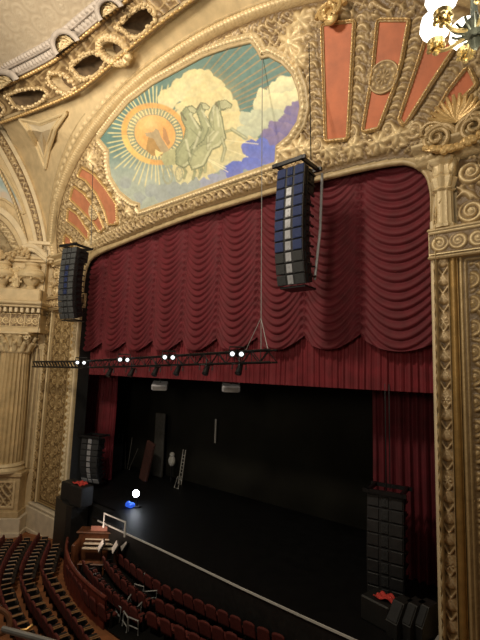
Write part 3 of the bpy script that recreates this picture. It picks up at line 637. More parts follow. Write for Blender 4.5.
# ================================================================== PIERS beside the opening (mirrored)
ZB = -2.3
def pier(sg):
    S = lambda x: sg*x
    side = 'right' if sg > 0 else 'left'
    X0 = 7.5
    def flat(name, x0, x1, z0, z1, fn, dep, m, y=0., res=.03):
        return struct(panel(name, (sg*x0, y, z0), (sg, 0, 0), (0, 0, 1), (0, -1, 0), x1-x0, z1-z0, res, fn, dep, m))
    b = MB(); b.box((sg*9.1, .25, (ZB+10.6)/2), (3.16, .34, 10.6-ZB)); struct(b.build('wall_proscenium_'+side, CREAM, smooth=False))
    # diamond-lattice strip: half-round with criss-cross ribbons and rosettes
    w1, z0, z1 = .26, ZB+1.3, 8.05
    def lat(u, v):
        q = u/w1; a = np.abs(((v/.42+q) % 1)-.5)*2; c = np.abs(((v/.42-q) % 1)-.5)*2
        r = np.maximum(sst(.72, .9, a), sst(.72, .9, c))
        k = np.hypot((q-.5)*w1/.14, (((v+.1) % .42)-.21)/.14); r = np.maximum(r, .9*np.clip(1-k*k, 0, 1)**.5)
        big = np.hypot((q-.5)/.42, (((v) % 1.68)-.84)/.2); r = np.maximum(r, 1.3*np.clip(1-big*big, 0, 1)**.5*(.7+.3*np.cos(6*np.arctan2(v % 1.68-.84, (q-.5)*w1))))
        edge = np.maximum(sst(.1, .03, q), sst(.9, .97, q)); return np.maximum(r*.8*np.sin(pi*np.clip(q, 0, 1))**.3, edge*.9)+.9*np.sqrt(np.clip(q*(1-q)*4, 0, 1))*.0
    flat('trim_10', X0+.12, X0+.12+w1, z0, z1, lat, .055, GOLDL, y=-.06, res=.014)
    # smooth gold half round
    b = MB(); b.cyl((sg*(X0+.46), -.06, z0), (sg*(X0+.46), -.06, z1), .07, n=18); b.box((sg*(X0+.46), -.02, (z0+z1)/2), (.18, .06, z1-z0))
    struct(b.build('trim_11', mat('old_gold_smooth', (.36, .22, .07), .42, .4, var=.2, scale=5, bump=.25, bscale=25)))
    # broad arabesque panel
    xa, xb = X0+.56, 10.02 if sg > 0 else 10.0
    W_ = xb-xa; m_ = W_/2
    def ara(u, v):
        s = np.abs(u-m_); h = arab(s*1.0+.2, v, .5, .4)*.75
        for k in range(18):
            zc = .45+k*.52
            for sd in (-1, 1):
                for q_, R_ in ((.30, .25), (.74, .22)): h = np.where(np.hypot(u-(m_+sd*q_), v-zc-(q_-.3)*.5) < R_, spiral(u, v, m_+sd*q_, zc+(q_-.3)*.5, R_, sd*(1 if q_ < .5 else -1))*.9, h)
            h = np.maximum(h, rosette(u, v, m_, zc+.26, .17, 5)*1.05)
            h = np.maximum(h, np.exp(-((u-m_)/.05)**2)*.6)
        e = np.minimum.reduce([u, W_-u, v*1., (z1-z0)-v]); fr = np.maximum(np.exp(-((e-.05)/.03)**2), np.exp(-((e-.14)/.02)**2)*.7)
        return np.where(e < .2, fr, h*sst(.2, .26, e))
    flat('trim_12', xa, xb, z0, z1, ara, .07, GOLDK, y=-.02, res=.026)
    def vine(u, v):
        w = .5; h = np.zeros(u.shape)
        for k in range(20): h = np.maximum(h, spiral(u, v, w/2, .25+k*.46, .25, 1 if k % 2 else -1))
        return h*sst(0, .06, u)*sst(w, w-.06, u)
    flat('trim_13', 10.12, 10.62, z0, z1, vine, .07, GOLDK, y=-.1, res=.026)
    b = MB()
    for xx in (10.07, 10.66): b.cyl((sg*xx, -.08, z0), (sg*xx, -.08, z1), .05, n=12)
    struct(b.build('trim_14', GOLD2))
    # plinth
    b = MB(); b.box((sg*9.1, .02, ZB+.55), (3.2, .62, 1.1), bev=.03); b.box((sg*9.1, .02, ZB+1.19), (3.14, .5, .14), bev=.05); b.box((sg*9.1, .02, ZB+.1), (3.24, .7, .2), bev=.03)
    struct(b.build('plinth', PLINTH, smooth=False))
    # inner pale edge strip by the curtain
    b = MB(); b.box((sg*(X0+.06), -.07, (8.9+ZB)/2), (.10, .12, 8.9-ZB), bev=.03); struct(b.build('trim_15', CREAM2))
    # middle band with scrolls, and its projection over the strips
    def band(u, v):
        h = np.zeros(u.shape)
        for k in range(9): h = np.maximum(h, spiral(u, v, .22+k*.38, .26, .2, 1 if k % 2 else -1))
        e = np.minimum(v, .52-v); return np.maximum(h*sst(.05, .1, e), sst(.05, .02, e))
    flat('trim_16', X0+.02, 10.7, 8.05, 8.57, band, .06, GOLD, y=-.215, res=.02)
    b = MB(); b.box((sg*9.1, .0, 8.31), (3.2, .4, .54)); b.box((sg*9.1, -.03, 8.62), (3.24, .5, .08), bev=.03); b.box((sg*9.1, -.03, 8.0), (3.24, .46, .07), bev=.03)
    struct(b.build('trim_17', GOLD, smooth=False))
    # fluted upper pilaster with capital
    cx = sg*(X0+.32); b = MB()
    b.lathe([(.24, 8.66), (.25, 8.72), (.2, 8.78), (.19, 9.5)], (cx, -.1, 0), n=48, mod=lambda t: 1-.1*abs(sin(6*t)))
    b.lathe([(.2, 9.5), (.24, 9.53), (.2, 9.58), (.22, 9.62), (.27, 9.8), (.22, 9.84), (.25, 9.88), (.2, 10.0), (.21, 10.1), (.3, 10.16), (.33, 10.24)], (cx, -.1, 0), n=36, mod=lambda t: 1+.12*cos(8*t))
    struct(b.build('pilaster', GOLD2))
    # cartouche panel: oval wreath with scrolls around it
    z2, z3 = 8.66, 10.2; xa2 = X0+.58; W2 = 10.7-xa2
    def cart(u, v):
        h = arab(u, v, .7, 2.2)*.7; cx_, cy_ = 1.02, .80
        for (a, c, R, sd) in [(.28, .3, .28, 1), (.3, 1.2, .3, -1), (1.8, .3, .3, -1), (1.8, 1.2, .32, 1), (.62, 1.36, .2, 1), (1.4, 1.38, .22, -1), (1.0, .1, .25, 1), (2.3, .8, .35, 1)]:
            h = np.where(np.hypot(u-a, v-c) < R, spiral(u, v, a, c, R, sd)*1.1, h)
        r = np.hypot((u-cx_)/.48, (v-cy_)/.58); th = np.arctan2(v-cy_, u-cx_)
        h = np.where(r < 1.12, .05, h); h = np.maximum(h, np.exp(-((r-.95)/.11)**2)*(1.+.35*np.cos(22*th)))
        h = np.maximum(h, rosette(u, v, cx_, cy_, .34, 6)*.9); return h
    flat('trim_18', xa2, 10.7, z2, z3, cart, .13, GOLD, y=-.04, res=.022)
    # cornice
    pth = np.array([(sg*7.25, 0, 10.28), (sg*10.9, 0, 10.28)]); up_ = np.repeat(A3(0, 0, 1)[None], 2, 0); fw = np.repeat(A3(0, -1, 0)[None], 2, 0)
    def md(s, o): k = ((o > .07) & (o < .16))*(np.sin(s*2*pi/.16) > 0); return k*.05+0*s, .4+k*.4+0*s
    struct(sweep('trim_19', pth, [(-.06, 0), (-.05, .16), (0, .2), (.05, .24), (.07, .27), (.1, .27), (.13, .27), (.16, .27), (.18, .36), (.24, .42), (.26, .52), (.32, .56), (.34, .3), (.34, 0)], up_, fw, GOLD2, mod=md, step=.03))
pier(1); pier(-1)
# black return of the opening on the left
b = MB(); b.box((-7.6, .33, 4), (.19, .56, 12.4)); struct(b.build('opening_return_left', BLACK, smooth=False))
# right splayed wall that continues towards the camera
b = MB(); b.prism([(10.75, .1, ZB), (13.5, -2.7, ZB), (13.8, -2.4, ZB), (11.0, .4, ZB)], (0, 0, 18)); struct(b.build('wall_right', CREAM, smooth=False))

# scrolled shell ornament on the right cornice
def shell(c, k, nm_label, flip=1):
    t = thing('shell_ornament', c, nm_label, 'ornament'); c = A3(*c)
    ax = A3(0, -1, 0); b = MB()
    for i in range(11):
        a = radians(20+14*i); d = A3(cos(a)*flip, 0, sin(a)); p0 = c+A3(0, -.12, .18)*k; p1 = c+A3(0, -.2, .18)*k+d*.62*k; p2 = c+A3(0, -.42, .18)*k+d*.86*k
        b.tube([p0, (p0+p1)/2+ax*.06*k, p1, p2], [.03*k, .06*k, .1*k, .05*k], 7)
    b.build('shell', GOLDB, t); 
    b = MB()
    for sd in (-1, 1):
        P = []; R = []
        for q in np.linspace(0, 1, 60):
            a = q*4.6*pi; r = .50*(1-q)**.9+.03; P.append(c+k*A3(sd*(.55-.0)+sd*r*cos(a+pi)*1, -.2-.25*q, -.28+r*sin(a))); R.append(k*(.11-.06*q))
        b.tube(P, R, 8)
        P = [c+k*A3(sd*.2, -.2, -.1), c+k*A3(sd*.5, -.28, .3), c+k*A3(sd*.9, -.25, .42), c+k*A3(sd*1.15, -.2, .2), c+k*A3(sd*1.1, -.2, 0)]
        b.tube(smoothpath(P, 2), .07*k, 8)
    b.build('scroll', GOLDK, t)
    b = MB(); rs = random.Random(3)
    for i in range(26):
        q = i/25; b.ball(c+k*A3(-.95+1.9*q, -.34-.1*rs.random(), -.62-.28*sin(pi*q)+.1*rs.random()), k*(.09+.06*rs.random()), 8)
    b.tube([c+k*A3(-.95+1.9*q, -.36, -.62-.28*sin(pi*q)) for q in np.linspace(0, 1, 20)], .07*k, 7); b.build('garland', GOLDB, t)
p = hy(457, 129, -.35); shell(p, .64, 'gilded shell with curled scrolls and garland on the cornice at the right edge')
# small crest over the arch top of the sounding board
p = Sp(*s_xy((336, 18)), .15); b = MB()
for sd in (-1, 1):
    P = [p+A3(sd*(.05+.34*(1-q)*abs(cos(q*9))), -.15-.1*q, .3*sin(q*9)*(1-q)) for q in np.linspace(0, 1, 30)]; b.tube(P, .06, 8)
b.ball(p+A3(0, -.12, -.1), .2, 12, (1, .6, 1.2)); b.ball(p+A3(0, -.12, .25), .12, 10)
tag(b.build('crest_ornament', GOLDB), 'small gilded crest above the first coral panel right of the mural', 'ornament')

# ================================================================== LEFT SPLAYED WALL (coordinates s along the wall, z up)
def wq(x, y): h = hW(x, y); return (-10.3-h[0])*sqrt(2), h[2]
US = A3(-1, -1, 0)/sqrt(2)
b = MB(); b.prism([(-10.3, 0, ZB), (-14.6, -4.3, ZB), (-14.9, -4.0, ZB), (-10.6, .3, ZB)], (0, 0, 20.)); struct(b.build('wall_left', CREAM, smooth=False))
def wbox(b, s0, s1, z0, z1, d, bev=.02, d0=-.1): b.box((Wp((s0+s1)/2, (z0+z1)/2, (d+d0)/2)), (s1-s0, d-d0, z1-z0), ax=(US, NW, (0, 0, 1)), bev=bev)
# plinth + pedestal
b = MB(); wbox(b, .25, 3.4, ZB, -1.5, .95); wbox(b, .2, 3.4, ZB, ZB+.2, 1.05); struct(b.build('plinth', PLINTH, smooth=False))
b = MB(); wbox(b, .45, 2.2, -1.5, .35, .8); wbox(b, .38, 2.3, -1.5, -1.25, .88); wbox(b, .38, 2.3, .25, .45, .92, .04); wbox(b, 2.2, 3.4, -1.5, .45, .5)
o = struct(b.build('column_pedestal', GOLD, smooth=False))
struct(panel('trim_20', Wp(.62, -1.1, .81), US, (0, 0, 1), NW, 1.4, 1.2, .03, lambda u, v: np.where(np.minimum.reduce([u, 1.4-u, v, 1.2-v]) < .12, .8, arab(np.abs(u-.7), v, .55, 3)*.8), .06, GOLD))
# fluted column
CS = 1.32; cc = Wp(CS, 0, .42)
t = thing('fluted_column', (cc[0], cc[1], .45), 'tall fluted cream column with leafy capital against the left wall', 'column')
b = MB(); b.lathe([(.82, .45), (.84, .55), (.78, .62), (.74, .68), (.8, .74), (.76, .82), (.7, .86)], (cc[0], cc[1], 0), n=40); b.build('base', GOLD2, t)
b = MB(); b.lathe([(.69, .86), (.69, 2.), (.67, 3.6), (.62, 5.2), (.6, 5.85)], (cc[0], cc[1], 0), n=144, mod=lambda q: 1-.085*abs(sin(12*q))); b.build('shaft', mat('column_plaster', (.52, .38, .19), .55, var=.2, scale=2., bump=.2), t)
b = MB()
b.lathe([(.62, 5.85), (.66, 5.9), (.6, 5.95), (.6, 6.4), (.74, 6.72)], (cc[0], cc[1], 0), n=48)
b.box((cc[0], cc[1], 6.77), (1.66, 1.66, .12), ax=(US, NW, (0, 0, 1)), bev=.03)
for ring, (zr, rr, hh_) in enumerate(((5.95, .64, .38), (6.2, .68, .42))):
    for k in range(12):
        a = 2*pi*(k+.5*ring)/12; d = A3(cos(a), sin(a), 0)
        P = [A3(cc[0], cc[1], zr)+d*rr*.93, A3(cc[0], cc[1], zr+hh_*.6)+d*rr*1.05, A3(cc[0], cc[1], zr+hh_)+d*rr*1.28, A3(cc[0], cc[1], zr+hh_*.85)+d*rr*1.42]
        b.tube(P, [.11, .12, .09, .05], 7)
for sx in (-1, 1):
    for sy in (-1, 1):
        q0 = A3(cc[0], cc[1], 6.6)+US*sx*.68+NW*sy*.68; b.tube([q0+(US*sx*.15*cos(w_)*(1-w_/12))+A3(0, 0, .15*sin(w_)*(1-w_/12)) for w_ in np.linspace(0, 10, 26)], .045, 6)
b.build('capital', GOLD2, t)
# pilaster behind / beside the column
def flt(u, v): return 1-np.abs(np.sin(u*pi/.2))**.6
struct(panel('trim_21', Wp(.3, .5, .1), US, (0, 0, 1), NW, .42, 5.6, .03, flt, -.06, GOLD2))
struct(panel('trim_22', Wp(2.1, .5, .1), US, (0, 0, 1), NW, .9, 5.6, .03, flt, -.06, GOLD2))
# entablature
b = MB(); wbox(b, .12, 2.3, 6.83, 7.05, .95); wbox(b, .2, 2.2, 7.05, 7.72, .85); wbox(b, .05, 2.4, 7.98, 8.1, 1.25, .03); wbox(b, .0, 2.5, 8.1, 8.28, 1.4, .05); wbox(b, 2.2, 3.6, 6.83, 8.28, .45)
struct(b.build('entablature', CREAM, smooth=False))
struct(panel('trim_23', Wp(.2, 7.07, .86), US, (0, 0, 1), NW, 2., .63, .022, lambda u, v: np.maximum(np.where((u % .66 < .05) | (v < .04) | (v > .59), .8, 0), np.maximum(spiral(u % .66, v, .2, .31, .2, 1), np.maximum(spiral(u % .66, v, .48, .31, .18, -1), arab(u, v, .4, 1)*.5))), .07, GOLD))
b = MB()
for k in range(9): q = .14+k*.25; wbox(b, q, q+.14, 7.74, 7.96, 1.15, .02, d0=.7)
struct(b.build('dentils', CREAM2, smooth=False))
# attic with swelling urns, garlands
b = MB(); wbox(b, .3, 3.4, 8.28, 10.35, .35, .03); wbox(b, .25, 3.4, 8.28, 8.9, 1.0, .06); wbox(b, .0, 3.4, 10.3, 10.42, .55, .02); wbox(b, -.1, 3.4, 10.42, 10.56, .62, .03)
struct(b.build('attic', CREAM, smooth=False))
for k, (ss, lab) in enumerate(((.85, 'swelling plaster urn on the left wall ledge, nearest the proscenium'), (2.2, 'swelling plaster urn on the left wall ledge, at the left edge of the photo'))):
    c = Wp(ss, 8.9, .62); t = thing('urn', c, lab, 'urn', 'plaster urns on the left wall ledge'); b = MB()
    b.lathe([(.2, 0), (.24, .08), (.16, .16), (.3, .32), (.46, .6), (.48, .8), (.38, 1.02), (.3, 1.12), (.36, 1.2), (.34, 1.28), (.06, 1.34)], c, n=36); b.build('body', CREAM, t)
    b = MB(); rs = random.Random(5+k)
    for i in range(40): a = rs.uniform(-pi*.2, pi*1.2); r = .5; b.ball(c+US*r*cos(a)+NW*r*abs(sin(a))+A3(0, 0, .7+rs.uniform(-.22, .22)), rs.uniform(.05, .1), 7)
    b.tube([c+US*.46*cos(a_)+NW*.46*abs(sin(a_))+A3(0, 0, .7) for a_ in np.linspace(-pi*.2, pi*1.2, 24)], .2, 8); b.build('garland', GOLD2, t)
b = MB()                        # cascade of flowers between the urns
for i in range(90): b.ball(Wp(1.55+random.gauss(0, .13), 9.5+random.uniform(-.5, .4), .68+random.uniform(-.1, .12)), random.uniform(.05, .11), 7)
b.tube([Wp(1.55, 8.98, .66), Wp(1.52, 9.5, .66), Wp(1.58, 9.95, .66)], .16, 8)
tag(b.build('flower_garland', GOLD2), 'hanging plaster flower garland between the two urns on the left wall', 'garland')
b = MB()
for i in range(120): q = random.random(); b.ball(Wp(1.1+q*2., 10.62+.2*sin(q*9)+random.uniform(-.2, .2), .6+random.uniform(-.1, .15)), random.uniform(.06, .12), 7)
tag(b.build('leaf_swag', GOLD), 'carved leafy swag above the urns on the left wall', 'garland')
P = [Wp(s_, z_, .6) for s_, z_ in ((1.5, 10.9), (1.1, 11.12), (.7, 11.0), (.4, 10.7), (.15, 10.55))]; b = MB(); b.tube(smoothpath(P, 2), .14, 10); P = [p_+A3(0, 0, -.2) for p_ in P]; b.tube(smoothpath(P, 2), .1, 8); struct(b.build('volute', CREAM2))
# arch courses on the wall, traced as concentric bands
D0 = [(48, 252), (42, 215), (30, 178), (15, 148), (0, 123), (-15, 108)]
def shift(L, dx, dy): return [(x+dx, y+dy) for x, y in L]
bands = [(0, 0, -2.5, 3.0, .30, CREAM2, None), (-2.5, 3, -7.5, 10, .18, GOLD, 'leaf'), (-7.5, 10, -10, 14, .26, CREAM2, None), (-10, 14, -15, 20, .05, CREAM, None), (-15, 20, -17, 23.5, .16, GOLD2, 'bead'), (-17, 23.5, -23, 31, .02, CREAM, None)]
mods = dict(leaf=lambda s, w: arab(s, w*.5, .5, 1)*np.sin(pi*w), bead=lambda s, w: np.abs(np.sin(s*pi/.2))*np.sin(pi*w))
for i, (a, c, a2, c2, off, m, k) in enumerate(bands):
    La = [(x+a*(1-.0*j), y+c) for j, (x, y) in enumerate(D0)]; Lb = [(x+a2, y+c2) for x, y in D0]
    struct(strip('trim_%d' % (24+i), La, Lb, hW, off, m, thick=.3, n=260 if k else 80, mod=mods.get(k)))
# painting inside the big arch
pm = [(-14, 150), (4, 172), (14, 190), (22, 206), (25, 215), (16, 208), (4, 199), (-14, 196)]
P = np.array([hW(x, y, .06) for x, y in pm]); k = len(pm)
m_, nt, bb = newmat('small_mural_paint'); nz = nt.nodes.new('ShaderNodeTexNoise'); nz.inputs['Scale'].default_value = 1.4; rp = nt.nodes.new('ShaderNodeValToRGB')
rp.color_ramp.elements[0].color = (.25, .38, .40, 1); rp.color_ramp.elements[0].position = .35; rp.color_ramp.elements[1].color = (.62, .50, .38, 1); rp.color_ramp.elements[1].position = .65; e = rp.color_ramp.elements.new(.5); e.color = (.50, .56, .52, 1)
tc = nt.nodes.new('ShaderNodeTexCoord'); nt.links.new(tc.outputs['Object'], nz.inputs['Vector']); nt.links.new(nz.outputs['Fac'], rp.inputs['Fac']); nt.links.new(rp.outputs['Color'], bb.inputs['Base Color']); bb.inputs['Roughness'].default_value = .6
t = thing('arch_painting', P.mean(0), 'small pale blue and pink cloud painting inside the left wall arch, at the left edge', 'mural')
obj('painted_field', P, [tuple(range(k-1, -1, -1))], m_, t, smooth=False); b = MB(); b.tube(resample(np.vstack([P, P[:1]]), 80)[:-1], .07, 8, closed=True); b.build('frame', GOLD2, t)
# inner niche arch
D1 = [(44, 262), (30, 252), (25, 235), (15, 218), (2, 207), (-15, 200)]
for i, (a, c, a2, c2, off, m, k) in enumerate([(0, 0, -4, 4, .34, CREAM2, None), (-4, 4, -7, 8, .1, CREAM, None), (-7, 8, -13, 14, .04, GOLD2, 'leaf'), (-13, 14, -40, 50, -.0, CREAM, None)]):
    struct(strip('trim_%d' % (30+i), [(x+a, y+c) for x, y in D1], [(x+a2, y+c2) for x, y in D1], hW, off, m, thick=.3, n=200 if k else 70, mod=mods.get(k)))
b = MB(); wbox(b, .1, .55, 10.56, 11.25, .3); wbox(b, .6, 1.1, 10.56, 11.25, .38); wbox(b, .0, 1.25, 11.22, 11.4, .45, .03); struct(b.build('arch_impost', CREAM2, smooth=False))
# triangular gilded panel in the pendentive
fl_ = pen.reshape(-1, 3); fd = fl_-CAM; fz = fd@DV; fpx = 240+FPX*(fd@RV)/fz; fpy = 320-FPX*(fd@UV)/fz
def onpen(x, y, up_=0.):
    d2 = (fpx-x)**2+(fpy-y)**2; j = np.argsort(d2)[:40]; w_ = 1/(d2[j]+12); v = ray(x, y); v = v/np.linalg.norm(v); return CAM+v*(float(np.sum(w_*np.linalg.norm(fl_[j]-CAM, axis=1))/np.sum(w_))-up_)
cen = onpen(42, 132); t = thing('pendentive_inlay', cen, 'triangular mottled gold panel in the plaster corner below the ceiling frieze', 'wall panel')
tri = [(19, 119), (40, 123), (67, 112), (56, 128), (49, 150), (45, 169), (36, 146), (27, 130)]
def ring_(k, u_): return [onpen(42+(x-42)*k, 130+(y-130)*k, u_) for x, y in tri]
R0, R1 = ring_(1, .18), ring_(.72, .10); k = len(tri)
obj('gold_field', [onpen(42, 132, .10)]+R1, [(0, i+1, (i+1) % k+1) for i in range(k)], relief_mat('mottled_gold', (.42, .33, .2), (.6, .5, .34), (.8, .72, .55), metal=.2), t, smooth=False, attrs=[.5]*(k+1))
b = MB(); q = resample(np.vstack([R0, R0[:1]]), 120)[:-1]; b.tube(q, .07, 8, closed=True); q = resample(np.vstack([R1, R1[:1]]), 120)[:-1]; b.tube(q, .05, 8, closed=True)
for i in range(k): b.add([R0[i], R0[(i+1) % k], R1[(i+1) % k], R1[i]], [(0, 1, 2, 3)])
b.build('moulded_frame', GOLD2, t)
# ================================================================== CURTAINS
def fold_sheet(name, x0, x1, z0, z1, y, per, amp, m, parent=None, res=.03, seed=0, flare=0., nz=14):
    n = int((x1-x0)/res); x = np.linspace(x0, x1, n); z = np.linspace(z0, z1, nz); X, Z = np.meshgrid(x, z, indexing='ij')
    rs = np.random.RandomState(seed); ph = np.cumsum(np.r_[0, rs.uniform(.7, 1.3, n-1)])*res*2*pi/per
    f = (np.sin(ph)+.35*np.sin(ph*2.3+1))[:, None]*amp*(1+flare*(z1-Z)/(z1-z0))
    Y = y-f+.02*np.sin(Z*1.3+X*2); P = np.stack([X+.25*f, Y, Z], -1)
    return grid(name, P, m, parent)
t = thing('house_curtain', (0, .35, 6.), 'deep red festooned house curtain of nine swags filling the top of the opening', 'curtain')
sx = [-8.1, -6.35, -4.6, -2.9, -1.2, .5, 2.2, 3.9, 5.6, 7.75]
for i, (a, c) in enumerate(zip(sx[:-1], sx[1:])):
    nu, nz = 56, 420; u = np.linspace(-1, 1, nu); zz = np.linspace(0, 1, nz); U, T = np.meshgrid(u, zz, indexing='ij')
    last = i == 8
    zb = 6.42-.42*(1-np.abs(U)**2.2)-(.0 if not last else .06); zt = 12.; Z = zb+(zt-zb)*T
    sagz = .85*(1-np.abs(U)**2.)
    rs = np.random.RandomState(20+i); wob = .06*np.sin(U*3+rs.rand()*6+T*9)+.05*np.sin(T*31+rs.rand()*6)
    ph = (zt-(Z+sagz*(.7+.3*(1-T))))/.225+wob
    fr = ph % 1.; ridge = np.where(fr < .68, np.sin(fr/.68*pi/2), np.cos((fr-.68)/.32*pi/2))
    env = (1-np.abs(U)**3.); Y = .42-.085*ridge*env-.09*(1-U**2)-.05*sst(.06, 0, T)*env
    Y += .035*np.sin(T*150+np.abs(U)*8)*(np.abs(U) > .86)
    X = a+(c-a)*(U+1)/2+0*T
    grid('swag', np.stack([X, Y, Z], -1), VELV, t)
b = MB()
for i, a in enumerate(sx[1:-1]): b.tube([(a, .44, 12), (a, .43, 6.4)], .03, 6)
b.build('seam_cords', VELV, t)
tag(fold_sheet('pleated_valance', -8.0, 7.7, 4.98, 7.2, .62, .19, .045, VELV2, res=.022, seed=3, nz=6), 'brighter red pleated valance hanging below the swags', 'curtain')
tag(fold_sheet('side_curtain', 5.15, 7.75, -.0, 7.6, 2.3, .23, .06, VELV, seed=5, flare=.5), 'tall red pleated side curtain at the right of the dark stage', 'curtain')
tag(fold_sheet('side_curtain', -10.4, -7.75, -.0, 7.6, 2.3, .23, .06, VELV2, seed=6, flare=.5), 'short red pleated side curtain at the left of the dark stage', 'curtain')

# ================================================================== HANGING SPEAKERS
BLUELIT = mat('blue_lit_grille', (.016, .03, .105), .55, .2, var=.3, scale=60, bump=.6, bscale=220)  # blue stage light on the speaker fronts put into the grille colour
GRILL = mat('grey_grille', (.07, .075, .08), .55, .3, var=.3, scale=60, bump=.6, bscale=220)
GRILLD = mat('dark_grille', (.028, .03, .033), .6, .2, var=.3, scale=60, bump=.6, bscale=220)
CASE = mat('black_speaker_case', (.016, .016, .018), .6, 0, var=.3, bump=.2)
SILV = mat('silver_waveguide', (.36, .37, .40), .4, .3, var=.15)
def speaker_array(c, w, dep, h, n, yaw, label, gcol, mid, bend=.5, cable=None, rod=False, frame_over=.08):
    """c = centre of the front face at the top"""
    t = thing('hanging_speaker_array', c, label, 'speaker array')
    fw = A3(sin(yaw), -cos(yaw), 0); rt_ = A3(cos(yaw), sin(yaw), 0); up = A3(0, 0, 1.)
    p = A3(*c); hh = h/n
    b = MB(); q = p-fw*dep*.5+up*.08
    for s_ in (-1, 1): b.box(q+rt_*s_*w*.46, (.07, dep+.3, .09), ax=(rt_, fw, up))
    for s_ in (-1, 1): b.box(q+fw*s_*(dep*.5+.1), (w+2*frame_over, .07, .09), ax=(rt_, fw, up))
    b.build('rigging_frame', METALK, t, smooth=False)
    tilt = 0.
    for i in range(n):
        k = i/(n-1); tilt = -radians(4)+bend*k**2.2
        f2 = nrm(fw*cos(tilt)-up*sin(tilt)); u2 = nrm(up*cos(tilt)+fw*sin(tilt)); cen = p-u2*hh*.5-f2*dep*.5
        d = dep*(1.15 if i < 2 else .9)
        b = MB(); P = []
        for zz in (-1, 1):
            for xx, yy in ((-1, 1), (1, 1), (.72, -1), (-.72, -1)): P.append(cen+rt_*xx*w/2+f2*(dep/2 if yy > 0 else dep/2-d)+u2*zz*hh*.47)
        b.add(P, [(3, 2, 1, 0), (4, 5, 6, 7), (0, 1, 5, 4), (1, 2, 6, 5), (2, 3, 7, 6), (3, 0, 4, 7)])
        cab = b.build('speaker_cabinet', CASE, t, smooth=False)
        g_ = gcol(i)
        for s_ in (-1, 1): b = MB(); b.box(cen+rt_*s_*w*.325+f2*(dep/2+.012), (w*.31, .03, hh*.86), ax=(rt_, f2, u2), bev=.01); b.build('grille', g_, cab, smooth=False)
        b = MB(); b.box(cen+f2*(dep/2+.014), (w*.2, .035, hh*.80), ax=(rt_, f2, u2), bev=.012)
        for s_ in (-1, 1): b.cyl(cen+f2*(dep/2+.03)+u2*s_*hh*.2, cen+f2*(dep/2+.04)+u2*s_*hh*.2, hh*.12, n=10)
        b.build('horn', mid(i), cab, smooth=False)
        for s_ in (-1, 1):
            b = MB(); c_ = cen+rt_*s_*w*.5*.965
            V_ = []
            b.box(c_+f2*(.22*dep), (.03, .05, hh*.8), ax=(rt_, f2, u2)); b.box(c_-f2*(.1*dep)-rt_*s_*.0, (.05, dep*.6, .04), ax=(rt_, f2, u2)); b.box(c_-f2*(.02*dep)+u2*hh*.2, (.05, dep*.2, hh*.25), ax=(rt_, f2, u2))
            b.build('rigging_plate', METALK, cab, smooth=False)
        p = p-u2*hh
    b = MB(); b.box(p-fw*dep*.5-up*.03, (w*.9, dep*.9, .05), ax=(rt_, fw, up)); b.build('bottom_frame', METALK, t, smooth=False)
    if cable:
        b = MB()
        for cb in cable: b.tube(cb, .014, 5)
        b.build('cable', METALK, t)
    if rod:
        b = MB(); b.tube([A3(*c)-fw*(dep+.2)+rt_*w*.55+up*.0, A3(*c)-fw*(dep+.2)+rt_*w*.5-up*h*.5, p-fw*dep*.9+rt_*w*.42+up*.2], .035, 7); b.build('cable_loom', SILV, t)
    return t
YA = -1.65
a = hy(291, 160, YA); top = hy(309, 43, YA+.4)
speaker_array((4.71, YA, 10.42), .80, .58, 3.0, 11, 0, 'tall blue-tinted hanging speaker column in front of the red swags, right of the mural', lambda i: BLUELIT if i < 8 else GRILLD, lambda i: BLUELIT if i < 2 else SILV, .34, cable=[[hy(311, 160, YA+.4), hy(309, 43, YA+.4)]], rod=True)
speaker_array((-5.94, YA+.05, 10.12), .84, .62, 2.95, 12, radians(12), 'grey hanging speaker column beside the left end of the red curtain', lambda i: GRILL, lambda i: BLUELIT if 2 < i < 8 else GRILL, .38, cable=[[hy(91, 245, YA), hy(93, 165, YA)]])
speaker_array((6.15, .6, 2.45), .86, .6, 2.4, 8, radians(8), 'black hanging speaker column in front of the right side curtain', lambda i: CASE, lambda i: GRILLD, .2, cable=[[hy(386, 490, .6), hy(385, 384, .6)], [hy(390, 490, .6), hy(389, 384, .6)]])
speaker_array((-7.0, .62, 2.2), .9, .55, 2.0, 8, radians(22), 'small dark hanging speaker column in front of the left side curtain', lambda i: GRILLD if i < 7 else SILV, lambda i: SILV, .6)

# ================================================================== LIGHTING TRUSS
TY = -1.2
l0, l1 = hy(82, 361, TY), hy(270, 349.5, TY); lb0, lb1 = hy(82, 367.5, TY), hy(270, 362, TY)
t = thing('lighting_truss', l0, 'long black lighting truss hung low in front of the red curtain', 'truss')
b = MB()
for dy in (0, .32):
    o = A3(0, dy, 0); b.tube([l0+o, l1+o], .026, 6); b.tube([lb0+o, lb1+o], .026, 6)
b.build('chord', METALK, t)
b = MB(); n = 30
for i in range(n):
    q0, q1 = i/n, (i+1)/n; o = A3(0, .32, 0)
    T0, T1, B0, B1 = l0+(l1-l0)*q0, l0+(l1-l0)*q1, lb0+(lb1-lb0)*q0, lb0+(lb1-lb0)*q1
    b.tube([B0, T1] if i % 2 else [T0, B1], .014, 5); b.tube([T0+o, B1+o] if i % 2 else [B0+o, T1+o], .014, 5); b.tube([T0, T0+o], .012, 5); b.tube([T0, B0], .012, 5)
b.build('lattice', METALK, t)
a0 = hy(33, 364, TY); a1 = hy(83, 364.5, TY); b = MB(); b.tube([a0+A3(0, 0, .1), a1+A3(0, 0, .12)], .04, 6); b.tube([a0-A3(0, 0, .12), a1-A3(0, 0, .12)], .04, 6)
for i in range(18): q = a0+(a1-a0)*i/17; b.tube([q+A3(0, 0, .1), q+A3(0, 0, -.12)+(a1-a0)/17*(i < 17)], .03, 5)
b.build('side_arm', METALK, t)
